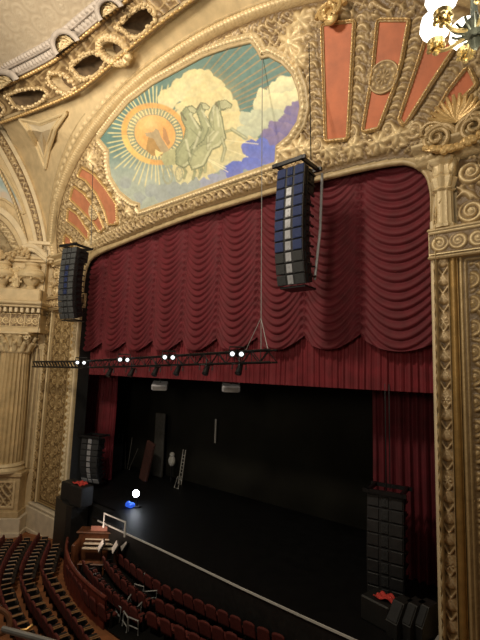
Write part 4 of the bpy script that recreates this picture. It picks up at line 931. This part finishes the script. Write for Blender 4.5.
b = MB(); b.tube([hy(261, 350, TY), hy(262.5, 32, TY)], .012, 5); b.tube([hy(245, 352, TY), hy(261, 318, TY)], .01, 5); b.tube([hy(268, 350, TY), hy(261, 318, TY)], .01, 5); b.build('cable', GREYM, t); b = MB()
for x in (34, 40): b.tube([hy(x, 362, TY), hy(37, 340, TY)], .01, 5)
b.tube([hy(37, 340, TY), hy(48, 250, TY)], .01, 5); b.build('cable', METALK, t)
LENS = mat('lit_lens', (.8, .85, .9), .2, var=0, emit=(.85, .92, 1.), es=1.1)
LENSD = mat('dull_lens', (.08, .08, .09), .15, .4)
def head(name_lbl, p, twin, lens):
    t = thing('stage_light', p, name_lbl, 'stage light', 'stage lights on the truss')
    p = A3(*p); f = nrm(CAM-p+A3(2, -3, -1)) if twin else nrm((.2, -.6, -.9)); r_ = nrm(np.cross(f, (0, 0, 1))); u = np.cross(r_, f)
    b = MB(); b.box(p, (.05, .05, .2)); b.cyl(p, p+A3(0, 0, .34 if not twin else .1), .02, n=6); b.tube([p+r_*-.2+u*.02, p+r_*-.2+A3(0, 0, .16), p+r_*.2+A3(0, 0, .16), p+r_*.2+u*.02], .022, 6); b.build('yoke', METALK, t)
    b = MB(); L = MB()
    for s_ in ((-1, 1) if twin else (0,)):
        c = p+r_*s_*.12-A3(0, 0, .02); b.cyl(c-f*.2, c+f*.1, .07, .095, 14); L.cyl(c+f*.101, c+f*.115, .06, n=14)
    b.build('housing', METALK, t); L.build('lens', lens, t)
for (x, y, lab) in [(81, 362, 'twin lit stage light at the left end of the truss'), (124, 359, 'twin lit stage light on the truss, second from its left end'), (169, 356.5, 'twin lit stage light at the middle of the truss'), (237, 353, 'twin lit stage light near the right end of the truss')]: head(lab, hy(x, y, TY-.12), True, LENS)
for i, (x, y) in enumerate([(109, 373), (131, 373), (155, 372), (177, 371), (206, 370.5), (239, 370)]):
    head('black downward stage light clamped under the truss, number %d from the left of six' % (i+1) if False else ['small black stage light under the truss, nearest the left end', 'small black stage light under the truss, below the second twin light', 'small black stage light under the truss, just left of its middle twin light', 'small black stage light under the truss, just right of its middle twin light', 'small black stage light under the truss, above the right hanging projector', 'small black stage light under the truss, below the right end twin light'][i], hy(x, y, TY), False, LENSD)
# hanging projectors upstage
for (x, y, lab) in [(160, 385.5, 'pale grey box light hanging under the valance, left one'), (231, 386.5, 'pale grey box light hanging under the valance, right one')]:
    c = hy(x, y, 1.2); t = thing('box_light', c, lab, 'stage light', 'box lights under the valance')
    f = nrm((.55, -.6, -.3)); r_ = nrm(np.cross(f, (0, 0, 1))); u = np.cross(r_, f)
    b = MB(); b.box(c, (.62, .5, .22), ax=(r_, f, u), bev=.03); b.build('housing', mat('pale_metal', (.42, .42, .46), .5, var=.1), t, smooth=False)
    b = MB(); b.box(c+f*.26-u*.02, (.5, .03, .16), ax=(r_, f, u)); b.build('lens_panel', GREYM, t, smooth=False)
    b = MB(); b.tube([c+u*.1, c+A3(0, 0, 1.2)], .02, 6); b.build('hanger', METALK, t)

# ================================================================== ON THE STAGE
def pt(x, y, z=0.): return hz(x, y, z)
def dimbox(name, c, size, m, lab, cat, rz=0., tilt=0., **k):
    X_ = A3(cos(rz), sin(rz), 0); Y_ = A3(-sin(rz), cos(rz), 0); Z_ = nrm(A3(0, 0, 1)*cos(tilt)+X_*sin(tilt)); X2 = np.cross(Y_, Z_)
    b = MB(); b.box(A3(*c)+Z_*size[2]/2, size, ax=(X2, Y_, Z_), bev=.03)
    return tag(b.build(name, m, smooth=False), lab, cat, **k)
# ghost light on a stand
g0 = pt(137, 507); t = thing('ghost_light', g0, 'bare bright lamp on a thin stand standing on the dark stage', 'lamp')
b = MB(); b.cyl(g0, g0+A3(0, 0, .03), .16, n=18); b.cyl(g0, g0+A3(0, 0, .42), .018, n=8); b.build('stand', METALK, t)
bul = hy(136, 493.5, g0[1]); b = MB(); b.cyl(g0+A3(0, 0, .4), bul, .016, n=8); b.build('neck', METALK, t)
b = MB(); b.ball(bul, .13, 14); b.build('bulb', mat('bulb_glow', (1, .95, .85), .3, var=0, emit=(.85, .92, 1.), es=25), t)
lp = bpy.data.lights.new('ghost_lamp', 'POINT'); lp.energy = 9; lp.color = (.9, .95, 1); lp.shadow_soft_size = .1; lo = bpy.data.objects.new('ghost_lamp', lp); COL.objects.link(lo); lo.location = tuple(bul+A3(0, 0, .02)); lo.parent = None
c = pt(130, 507); b = MB(); b.box(c+A3(0, 0, .08), (.35, .25, .16), bev=.04); b.ball(c+A3(.02, -.1, .17), .08, 10)
tag(b.build('blue_lamp', mat('blue_glow', (.02, .08, .4), .3, var=0, emit=(.03, .12, .8), es=.6)), 'small blue glowing lamp on the stage floor beside the bright bare lamp', 'lamp')
c = hy(113, 446, 4.2); t = thing('red_signal_light', c, 'tiny red signal light in the dark left wing', 'light'); b = MB(); b.box(c+A3(0, .04, 0), (.2, .06, .16)); b.build('box', METALK, t); b = MB(); b.ball(c, .045, 10); b.build('lamp', mat('red_glow', (.6, .02, .02), .3, var=0, emit=(1, .03, .03), es=5), t)
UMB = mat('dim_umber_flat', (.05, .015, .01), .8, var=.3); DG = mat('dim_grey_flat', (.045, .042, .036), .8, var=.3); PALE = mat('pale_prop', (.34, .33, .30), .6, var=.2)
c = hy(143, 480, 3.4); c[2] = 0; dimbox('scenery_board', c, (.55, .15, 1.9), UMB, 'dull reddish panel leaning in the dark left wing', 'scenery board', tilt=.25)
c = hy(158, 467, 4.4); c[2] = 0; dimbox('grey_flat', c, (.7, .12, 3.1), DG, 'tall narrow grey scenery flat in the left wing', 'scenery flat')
c = hy(121, 470, 4.1); c[2] = 0
b = MB(); R_ = random.Random(9)
for i in range(7):
    q = c+A3(R_.uniform(-1.2, 1.5), R_.uniform(-.2, .2), 0); e = q+A3(R_.uniform(-.6, .6), .3, R_.uniform(1.0, 1.8)); b.tube([q+A3(0, 0, .02), e], .022, 6)
tag(b.build('leaning_pipes', DG), 'bundle of thin grey pipes leaning in the left wing', 'pipes')
c = hy(112, 470, 3.6); c[2] = 0; dimbox('flight_case', c, (.9, .6, 1.3), BLACK, 'black upright case beside the left side curtain', 'case')
for (x, y0, y1, lab, w_) in [(171, 452, 464, 'small pale figure-like prop in the left wing', .25), (180, 450, 472, 'slim pale ladder-like prop, right of the others in the left wing', .22)]:
    c = hy(x, 478, 4.2); c[2] = 0; top = hy(x, y0, 4.2)[2]; bot = hy(x, y1, 4.2)[2]
    t = thing('wing_prop', c, lab, 'prop'); b = MB()
    if w_ > .23: b.cyl(c, c+A3(0, 0, bot), .04, n=8); b.build('post', METALK, t); b = MB(); b.ball(c+A3(0, 0, top-.12), .13, 12); b.ball(c+A3(0, 0, (bot+top)/2-.12), .2, 12, (1, .8, 1.3)); b.build('head', PALE, t)
    else:
        for s_ in (-.1, .1): b.cyl(c+A3(s_, 0, 0), c+A3(s_*.8, .2, top), .022, n=7)
        b.build('rail', PALE, t); b = MB()
        for k in range(8): zz = .2+k*(top-.3)/8; b.cyl(c+A3(-.1, .2*zz/top, zz), c+A3(.1, .2*zz/top, zz), .018, n=6)
        b.build('rung', PALE, t)
c = hy(176.5, 486, 3.6); c[2] = 0; b = MB(); b.tube([c+A3(-.14, 0, .02), c+A3(.1, 0, .02), c+A3(.16, .1, .5), c+A3(-.06, .1, .5)], .022, 6, closed=True); tag(b.build('metal_frame', PALE), 'small pale upright metal frame on the stage floor below the ladder-like prop', 'frame')
c = hy(215.5, 443, 4.7); b = MB(); d = hy(215.5, 419, 4.7); b.box((c+d)/2, (.08, .04, d[2]-c[2])); tag(b.build('wall_strip', PALE, smooth=False), 'thin pale vertical strip on the black back wall', 'strip')
# white guard rail at the stage edge
A_ = [hz(103.5, 527.5, 0.), hz(124.5, 537, 0.)]; t = thing('guard_rail', A_[0], 'white metal guard rail standing on the left end of the stage edge', 'rail'); H_ = hy(103.5, 513, A_[0][1])[2]
b = MB(); b.tube([A_[0], A_[0]+A3(0, 0, H_), A_[1]+A3(0, 0, H_), A_[1]], .03, 8); b.build('frame', WHITEM, t); b = MB(); b.tube([A_[0]+A3(0, 0, H_*.45), A_[1]+A3(0, 0, H_*.45)], .014, 6); b.build('crossbar', METALK, t)
# cases on the right corner of the stage
def case(c, size, lab, rz, name='floor_monitor', cat='monitor speaker', grp=None):
    t = thing(name, c, lab, cat, grp); X_ = A3(cos(rz), sin(rz), 0); Y_ = A3(-sin(rz), cos(rz), 0); w_, d_, h_ = size; c = A3(*c)
    prof_ = [(-d_/2, 0), (d_/2, 0), (d_/2, h_*.45), (d_*.05, h_), (-d_/2, h_)]
    b = MB(); b.prism([c-X_*w_/2+Y_*-y_+A3(0, 0, z_) for y_, z_ in prof_], X_*w_); b.build('case', BLACK, t, smooth=False)
    q0 = c+Y_*-d_/2+A3(0, 0, h_*.45); q1 = c+Y_*-d_*.05+A3(0, 0, h_); u_ = nrm(q1-q0); b = MB(); b.box((q0+q1)/2+np.cross(X_, u_)*-.0+A3(0, -.012, .012), (w_*.86, .03, np.linalg.norm(q1-q0)*.86), ax=(X_, nrm(np.cross(X_, u_)), u_)); b.build('grille', GRILLD, t, smooth=False)
for i, (x, lab) in enumerate([(400, 'wedge monitor nearest the red cloth at the right stage corner'), (411, 'middle wedge monitor at the right stage corner'), (421, 'wedge monitor farthest right at the right stage corner')]):
    c = hy(x, 628, -.35); case((c[0], -.35+.12*i, 0), (.26, .6, .62), lab, radians(-15), grp='wedge monitors at the right stage corner')
c = hy(382, 625, -.2); dimbox('equipment_case', (c[0], -.2, 0), (.7, .6, .5), BLACK, 'black equipment case under the red cloth at the right stage corner', 'case', rz=-.2)
def cloth(c, w_, d_, lab):
    u, v = np.meshgrid(np.linspace(-1, 1, 20), np.linspace(-1, 1, 14), indexing='ij'); z = .03+.04*np.sin(u*5+v*3)*np.cos(v*4)+.03*(1-u*u); P = np.stack([c[0]+u*w_/2*(1-.2*v), c[1]+v*d_/2, c[2]+z], -1)
    o = grid('red_cloth', P, mat('bright_red_cloth', (.55, .05, .04), .8, var=.2)); s_ = o.modifiers.new('s', 'SOLIDIFY'); s_.thickness = .015; tag(o, lab, 'cloth')
cloth((c[0]+.12, -.25, .5), .4, .3, 'crumpled red cloth on the black case at the right stage corner')
# left corner platform and cases
b = MB(); b.prism([(-7.2, -.02, ZB), (-7.0, -.75, ZB), (-5.7, -1.0, ZB), (-5.3, -1.0, ZB), (-5.3, -.3, ZB)], (0, 0, -ZB)); struct(b.build('side_platform', BLACK, smooth=False))
c = hy(77, 520, -.9)
dimbox('equipment_case', (-6.2, -.45, 0), (.9, .6, .7), BLACK, 'tall black case beside the left end of the stage', 'case', rz=.1)
dimbox('equipment_case', (-5.35, -.62, 0), (.75, .55, .75), BLACK, 'low black case with a red cloth at the left end of the stage', 'case', rz=.1)
cloth((-5.45, -.62, .75), .5, .4, 'crumpled red cloth on the low black case at the left stage end')
# ================================================================== SEATS
def seat_proto(name, lab, pit=False):
    t = thing(name, (0, 0, 0), lab, 'seat')
    # local: sitter faces +x
    nu, nv = 9, 8; u = np.linspace(-1, 1, nu); v = np.linspace(0, 1, nv); U, Vv = np.meshgrid(u, v, indexing='ij')
    w_ = .235; z = .36+Vv*(.52-.05*U**4); y = U*w_*(1-.08*Vv); x0 = -.16-.10*Vv
    Fr = np.stack([x0+.045*np.cos(U*1.5)*np.sin(pi*np.clip(Vv, .1, .9)), y, z], -1); Bk = np.stack([x0-.05+0*U, y, z], -1)
    V = np.vstack([Fr.reshape(-1, 3), Bk.reshape(-1, 3)]); F = []; I = lambda i, j, k: k*nu*nv+i*nv+j
    for i in range(nu-1):
        for j in range(nv-1): F += [(I(i, j, 0), I(i+1, j, 0), I(i+1, j+1, 0), I(i, j+1, 0)), (I(i, j, 1), I(i, j+1, 1), I(i+1, j+1, 1), I(i+1, j, 1))]
    for i in range(nu-1): F += [(I(i, 0, 1), I(i+1, 0, 1), I(i+1, 0, 0), I(i, 0, 0)), (I(i, nv-1, 0), I(i+1, nv-1, 0), I(i+1, nv-1, 1), I(i, nv-1, 1))]
    for j in range(nv-1): F += [(I(0, j, 0), I(0, j+1, 0), I(0, j+1, 1), I(0, j, 1)), (I(nu-1, j, 1), I(nu-1, j+1, 1), I(nu-1, j+1, 0), I(nu-1, j, 0))]
    obj('backrest', V, F, SEATR, t)
    b = MB(); b.box((.08, 0, .42), (.44, .43, .10), bev=.04); b.build('seat', SEATR if pit else SEATK, t, smooth=False)
    for s_ in (-1, 1):
        b = MB(); b.box((.02, s_*.235, .62), (.34, .04, .04), bev=.015); b.build('armrest', WOOD2 if not pit else METALK, t, smooth=False)
        b = MB(); b.box((.0, s_*.235, .3), (.1 if pit else .3, .03, .60), bev=.01); b.build('side_frame', METALK, t, smooth=False)
    return t
SEATK = mat('dark_seat_cushion', (.018, .012, .010), .8, var=.3)
WOOD2 = mat('armrest_wood', (.30, .16, .07), .4, var=.2)
proto = {}
ORD = ['first', 'second', 'third', 'fourth', 'fifth', 'sixth', 'seventh', 'eighth', 'ninth', 'tenth', 'eleventh', 'twelfth', 'thirteenth', 'fourteenth', 'fifteenth', 'sixteenth']
def put(kind, p, ang, lab, grp, zf=ZB):
    if kind not in proto:
        t = seat_proto(kind, lab, kind == 'pit_chair'); proto[kind] = t
    else: t = copy_tree(proto[kind])
    t.location = (p[0], p[1], zfl(p[0])); t.rotation_euler = (0, 0, ang); k_ = .72 if kind == 'pit_chair' else .76; t.scale = (k_, k_, k_); t['label'] = lab; t['group'] = grp
    return t
def row(kind, px, sp, lab, grp, flip=1, zf=ZB, ends=None):
    P = smoothpath([hfl(x, y, .45) for x, y in px], 1); L = np.sum(np.linalg.norm(np.diff(P, axis=0), axis=1)); n = max(2, int(round(L/sp))+1); P = resample(P, n)
    for i in range(n):
        d = P[min(i+1, n-1)]-P[max(i-1, 0)]; a = atan2(d[1], d[0])+pi/2*flip
        l = ORD[min(i, 15)]+' '+lab
        put(kind, P[i], a, l, grp, zf)
    return n
rows = [([(55, 547), (51, 557), (48, 567)], 'far block of the row nearest the rail'),
        ([(50, 577), (56, 588), (66, 602), (77, 617), (90, 634), (96, 644)], 'near block of the row nearest the rail'),
        ([(44, 539), (37, 550), (31, 562), (28, 572)], 'far block, second row from the rail'),
        ([(28, 583), (34, 598), (45, 613), (56, 628), (66, 642)], 'near block, second row from the rail'),
        ([(26, 540), (17, 552), (10, 567), (7, 577)], 'far block, third row from the rail'),
        ([(6, 588), (10, 602), (17, 617), (27, 633), (35, 645)], 'near block, third row from the rail'),
        ([(9, 541), (1, 553), (-6, 566)], 'row cut by the left edge')]
tot = 0
for i, (px, nm) in enumerate(rows): tot += row('theatre_chair', px, .41, 'red-backed house seat from the stage end, '+nm, 'house seats, '+nm, flip=1)
prow = [([(74, 571), (84, 585), (96, 600), (108, 609)], 'curved row just inside the pit rail'),
        ([(90, 566), (97, 577), (110, 590), (126, 602), (140, 612)], 'second row inside the pit rail'),
        ([(110, 562), (120, 576), (132, 587), (147, 597)], 'row below the music stands'),
        ([(126, 559), (140, 570), (155, 581), (172, 590)], 'row nearest the stage, left block'),
        ([(183, 594), (203, 604), (230, 616), (257, 628), (282, 638)], 'row nearest the stage, right block'),
        ([(165, 604), (187, 615), (210, 626), (236, 637)], 'second row from the stage, right block'),
        ([(157, 617), (178, 627), (200, 638)], 'third row from the stage, right block')]
for px, nm in prow: tot += row('pit_chair', px, .40, 'dark red pit chair from the left, '+nm, 'pit chairs, '+nm, flip=1)
# pit rail
pr_ = smoothpath([hfl(x, y) for x, y in [(66, 560), (64, 572), (67, 588), (75, 602), (88, 616), (98, 625), (104, 630)]], 2); pr_ = resample(pr_, 90)
b = MB(); t = thing('pit_rail', pr_[0], 'curved dark red panelled rail round the pit seating', 'railing')
tt = np.gradient(pr_, axis=0); nn_ = np.stack([-tt[:, 1], tt[:, 0], 0*tt[:, 0]], 1); nn_ /= np.linalg.norm(nn_, axis=1)[:, None]
zz = np.linspace(0, .72, 8); PANEL = mat('dark_red_panel', (.13, .022, .012), .6, var=.3)
saw = (np.arange(90) % 6 > 0)*.03
F1 = pr_[:, None]+A3(0, 0, 1)*zz[None, :, None]+nn_[:, None]*.05-nn_[:, None]*saw[:, None, None]; F2 = pr_[:, None]+A3(0, 0, 1)*zz[None, :, None]-nn_[:, None]*.05+nn_[:, None]*saw[:, None, None]
grid('panel', F1, PANEL, t); grid('panel', F2[::-1], PANEL, t); b.tube(pr_+A3(0, 0, .74), .05, 8); b.build('top_rail', PANEL, t)
# organ console
o0 = hfl(97, 568); t = thing('organ_console', o0, 'wooden organ console with lit keyboards at the left end of the pit', 'organ')
ra = radians(40); KO = .8; X_ = A3(cos(ra), sin(ra), 0); Y_ = A3(-sin(ra), cos(ra), 0); Z_ = A3(0, 0, 1.)
def ob(b, c, s, **k): b.box(o0+(X_*c[0]+Y_*c[1]+Z_*c[2])*KO, [q*KO for q in s], ax=(X_, Y_, Z_), **k)
b = MB(); ob(b, (0, .45, .65), (1.9, .5, 1.3), bev=.04); ob(b, (-.88, 0, .55), (.14, 1.1, 1.1), bev=.03); ob(b, (.88, 0, .55), (.14, 1.1, 1.1), bev=.03); ob(b, (0, .45, 1.33), (2.05, .7, .07), bev=.03); b.build('case', WOOD, t, smooth=False)
b = MB(); kb = mat('keyboard_ivory', (.72, .62, .48), .4, var=.1)
for i in range(3): ob(b, (0, -.1+.17*i, .82+.12*i), (1.25, .17, .04))
b.build('keyboard', kb, t, smooth=False)
b = MB()
for i in range(3):
    for k in range(24): ob(b, (-.6+k*.052, -.06+.17*i, .85+.12*i), (.02, .09, .03))
b.build('black_keys', BLACK, t, smooth=False)
b = MB(); ob(b, (0, .3, 1.38), (.9, .04, .35)); b.build('music_desk', mat('pinkish_wood', (.45, .2, .15), .5), t, smooth=False)
b = MB(); ob(b, (0, -.75, .5), (1.1, .32, .06), bev=.02); ob(b, (-.5, -.75, .25), (.06, .3, .5)); ob(b, (.5, -.75, .25), (.06, .3, .5)); b.build('bench', WOOD, t, smooth=False)
ll_ = bpy.data.lights.new('console_lamp', 'POINT'); ll_.energy = 9; ll_.color = (1, .75, .6); ll_.shadow_soft_size = .1; lo = bpy.data.objects.new('console_lamp', ll_); COL.objects.link(lo); lo.location = tuple(o0+Z_*1.35-Y_*.45)
# music stands
def mstand(p, ang, lab):
    t = thing('music_stand', p, lab, 'music stand', 'music stands in the pit'); p = A3(*p); f = A3(cos(ang), sin(ang), 0); s_ = A3(-sin(ang), cos(ang), 0)
    b = MB(); b.cyl(p, p+A3(0, 0, .75), .018, n=7)
    for k in range(3): a_ = 2*pi*k/3; b.tube([p+A3(0, 0, .2), p+A3(.25*cos(a_), .25*sin(a_), .015)], .012, 5)
    b.build('stand', METALK, t); u_ = nrm(A3(0, 0, 1)+f*.6); b = MB(); b.box(p+A3(0, 0, .8), (.5, .02, .34), ax=(s_, np.cross(u_, s_), u_)); b.build('desk', METALK, t, smooth=False)
    b = MB(); b.box(p+A3(0, 0, .8)-f*.035+A3(0, 0, .02), (.42, .012, .28), ax=(s_, np.cross(u_, s_), u_)); b.build('sheet', mat('paper', (.55, .53, .5), .7, var=.05), t, smooth=False)
for (x, y, lab) in [(131, 567, 'music stand nearest the stage edge, below the white guard rail'), (123, 571, 'music stand just right of the organ console, second from the stage'), (114, 574, 'music stand just right of the organ console, third from the stage'), (100, 572, 'music stand nearest the camera side of the organ console')]: mstand(hfl(x, y), radians(60), lab)
b = MB(); R_ = random.Random(2)
for i, (x, y) in enumerate([(117, 622), (124, 632), (133, 636), (139, 600), (143, 590), (128, 612), (137, 622), (150, 606)]):
    p = hfl(x, y); t = thing('white_floor_frame', p, 'white metal chair frame lying on the dark pit floor between the chair rows', 'frame', 'white frames on the pit floor'); b = MB(); a_ = R_.uniform(0, 3)
    c_, s_ = cos(a_)*.16, sin(a_)*.16; b.tube([p+A3(-c_, -s_, .03), p+A3(c_, s_, .03), p+A3(c_+.15*s_, s_-.15*c_, .4), p+A3(-c_+.15*s_, -s_-.15*c_, .4)], .02, 6, closed=True); b.tube([p+A3(-c_, -s_, .2), p+A3(c_, s_, .2)], .015, 6); b.build('frame', mat('dull_white_metal', (.30, .31, .31), .5), t)
# pit floor
inner_ = [p for p in pr_[::3]]
V_ = []; 
for p in inner_: e_ = A3(7.4, -1.3-(p[1]*-.0), 0); V_ += [(p[0], p[1], p[2]+.06)]
nI = len(V_); V2 = []
for j, p in enumerate(inner_):
    q_ = j/(nI-1); ex = -6.6+14.*q_; V2.append((ex, -1.1, zfl(ex)+.06))
V3 = V_+V2
struct(obj('pit_floor', V3, [(j, j+1, nI+j+1, nI+j) for j in range(nI-1)]+[(nI-1, 2*nI, 2*nI-1)], BLACKM, smooth=False) if False else obj('pit_floor', V3+[(7.4, V_[-1][1], zfl(7)+.012)], [(j, j+1, nI+j+1, nI+j) for j in range(nI-1)]+[(nI-1, 2*nI, 2*nI-1)], BLACKM, smooth=False))
# near brass-and-wood rail at the lower left, on the camera's own side box
def at(x, y, d): v = ray(x, y); return CAM+v/np.linalg.norm(v)*d
t = thing('box_rail', at(0, 630, 4.), 'curved brown wooden rail end with a grey handrail at the bottom left corner', 'railing')
b = MB(); b.tube(smoothpath([at(-12, 606, 4), at(0, 609, 4), at(8, 615, 4), at(10.5, 624, 4), at(6, 632, 4), at(-6, 636, 4)], 2), .018, 10); b.build('wooden_curve', mat('warm_wood', (.24, .10, .045), .35, var=.2), t)
b = MB(); b.tube([at(3, 629, 4), at(47, 641, 3.7), at(90, 655, 3.4)], .02, 10); b.build('handrail', GREYM, t)
b = MB(); b.tube([at(20, 631, 3.9), at(27, 630, 3.9), at(33, 625, 3.9)], .014, 8); b.build('bracket', BRASS, t)
# ================================================================== CHANDELIER
cc = at(475, 33, 6.4); t = thing('chandelier', cc, 'ornate lit glass chandelier at the top right corner', 'chandelier'); k = 1.
b = MB(); b.lathe([(.02, -.20), (.05, -.16), (.07, -.1), (.05, -.06), (.12, .0), (.15, .06), (.10, .14), (.04, .2), (.03, .9)], cc, n=20)
for i in range(14): a_ = 2*pi*i/14; d = A3(cos(a_), sin(a_), 0); b.tube([cc+d*.1, cc+d*.2+A3(0, 0, .03), cc+d*.24+A3(0, 0, .07)], .015, 6)
b.build('body', mat('green_bronze', (.10, .11, .085), .4, .6, var=.3), t)
GLOW = mat('lamp_glass', (1, .95, .85), .3, var=0, emit=(1, .95, .85), es=2.5)
GG = mat('chandelier_gold', (.55, .42, .18), .3, .8, var=.25)
for i in range(6):
    a_ = 2*pi*i/6+YAW+.25; d = A3(cos(a_), sin(a_), 0); e = cc+d*.43+A3(0, 0, .06)
    b = MB(); b.tube(smoothpath([cc+d*.08+A3(0, 0, .02), cc+d*.3-A3(0, 0, .05), e-A3(0, 0, .02), e+A3(0, 0, .1)], 2), .022, 7); b.lathe([(.03, .0), (.09, .03), (.1, .08), (.05, .1)], e, n=14)
    for q in range(6): b.ball(e+A3(cos(q)*.08, sin(q)*.08, -.0), .035, 7)
    b.ball(e-A3(0, 0, .06), .04, 8); arm = b.build('arm', GG, t)
    b = MB(); b.lathe([(.05, .1), (.14, .17), (.18, .28), (.15, .4), (.09, .46)], e, n=18, mod=lambda q: 1+.04*cos(10*q)); b.build('glass_shade', GLOW, arm)
lp = bpy.data.lights.new('chandelier_lamp', 'POINT'); lp.energy = 60; lp.color = (1, .88, .68); lp.shadow_soft_size = .3; lo = bpy.data.objects.new('chandelier_lamp', lp); COL.objects.link(lo); lo.location = tuple(cc+A3(0, 0, -.6))
# ================================================================== LIGHT
def area(name, loc, target, size, power, col=(1, .86, .66), spread=180):
    l = bpy.data.lights.new(name, 'AREA'); l.energy = power; l.size = size; l.color = col; l.spread = radians(spread)
    o = bpy.data.objects.new(name, l); COL.objects.link(o); o.location = loc
    o.rotation_euler = (Vector(target)-Vector(loc)).to_track_quat('-Z', 'Y').to_euler(); return o
area('dome_light', (2.5, -10.5, 14.6), (-1.5, 0, 11.), 1.6, 900)
area('balcony_fill', (8, -15, 7.5), (-1, 0, 12.), 2.5, 200, spread=90)  # added fill from balcony height towards the sounding board, no visible fixture
area('side_light', (-5, -15, 8.5), (-9.5, -1, 9), 3., 95, spread=90)
area('ceiling_fill', (-2.5, -9, 13.2), (-6.5, -2.5, 16.5), 1.5, 190, spread=120)  # added fill to lift the dull ceiling corner and dome, no visible fixture
w = bpy.data.worlds.new('world'); SC.world = w; w.use_nodes = True
w.node_tree.nodes['Background'].inputs[0].default_value = (.9, .72, .5, 1); w.node_tree.nodes['Background'].inputs[1].default_value = .07
SC.view_settings.view_transform = 'Standard'; SC.view_settings.look = 'None'; SC.view_settings.exposure = .28; SC.view_settings.gamma = 1.

for o in bpy.data.objects:
    if 'org' in o: del o['org']
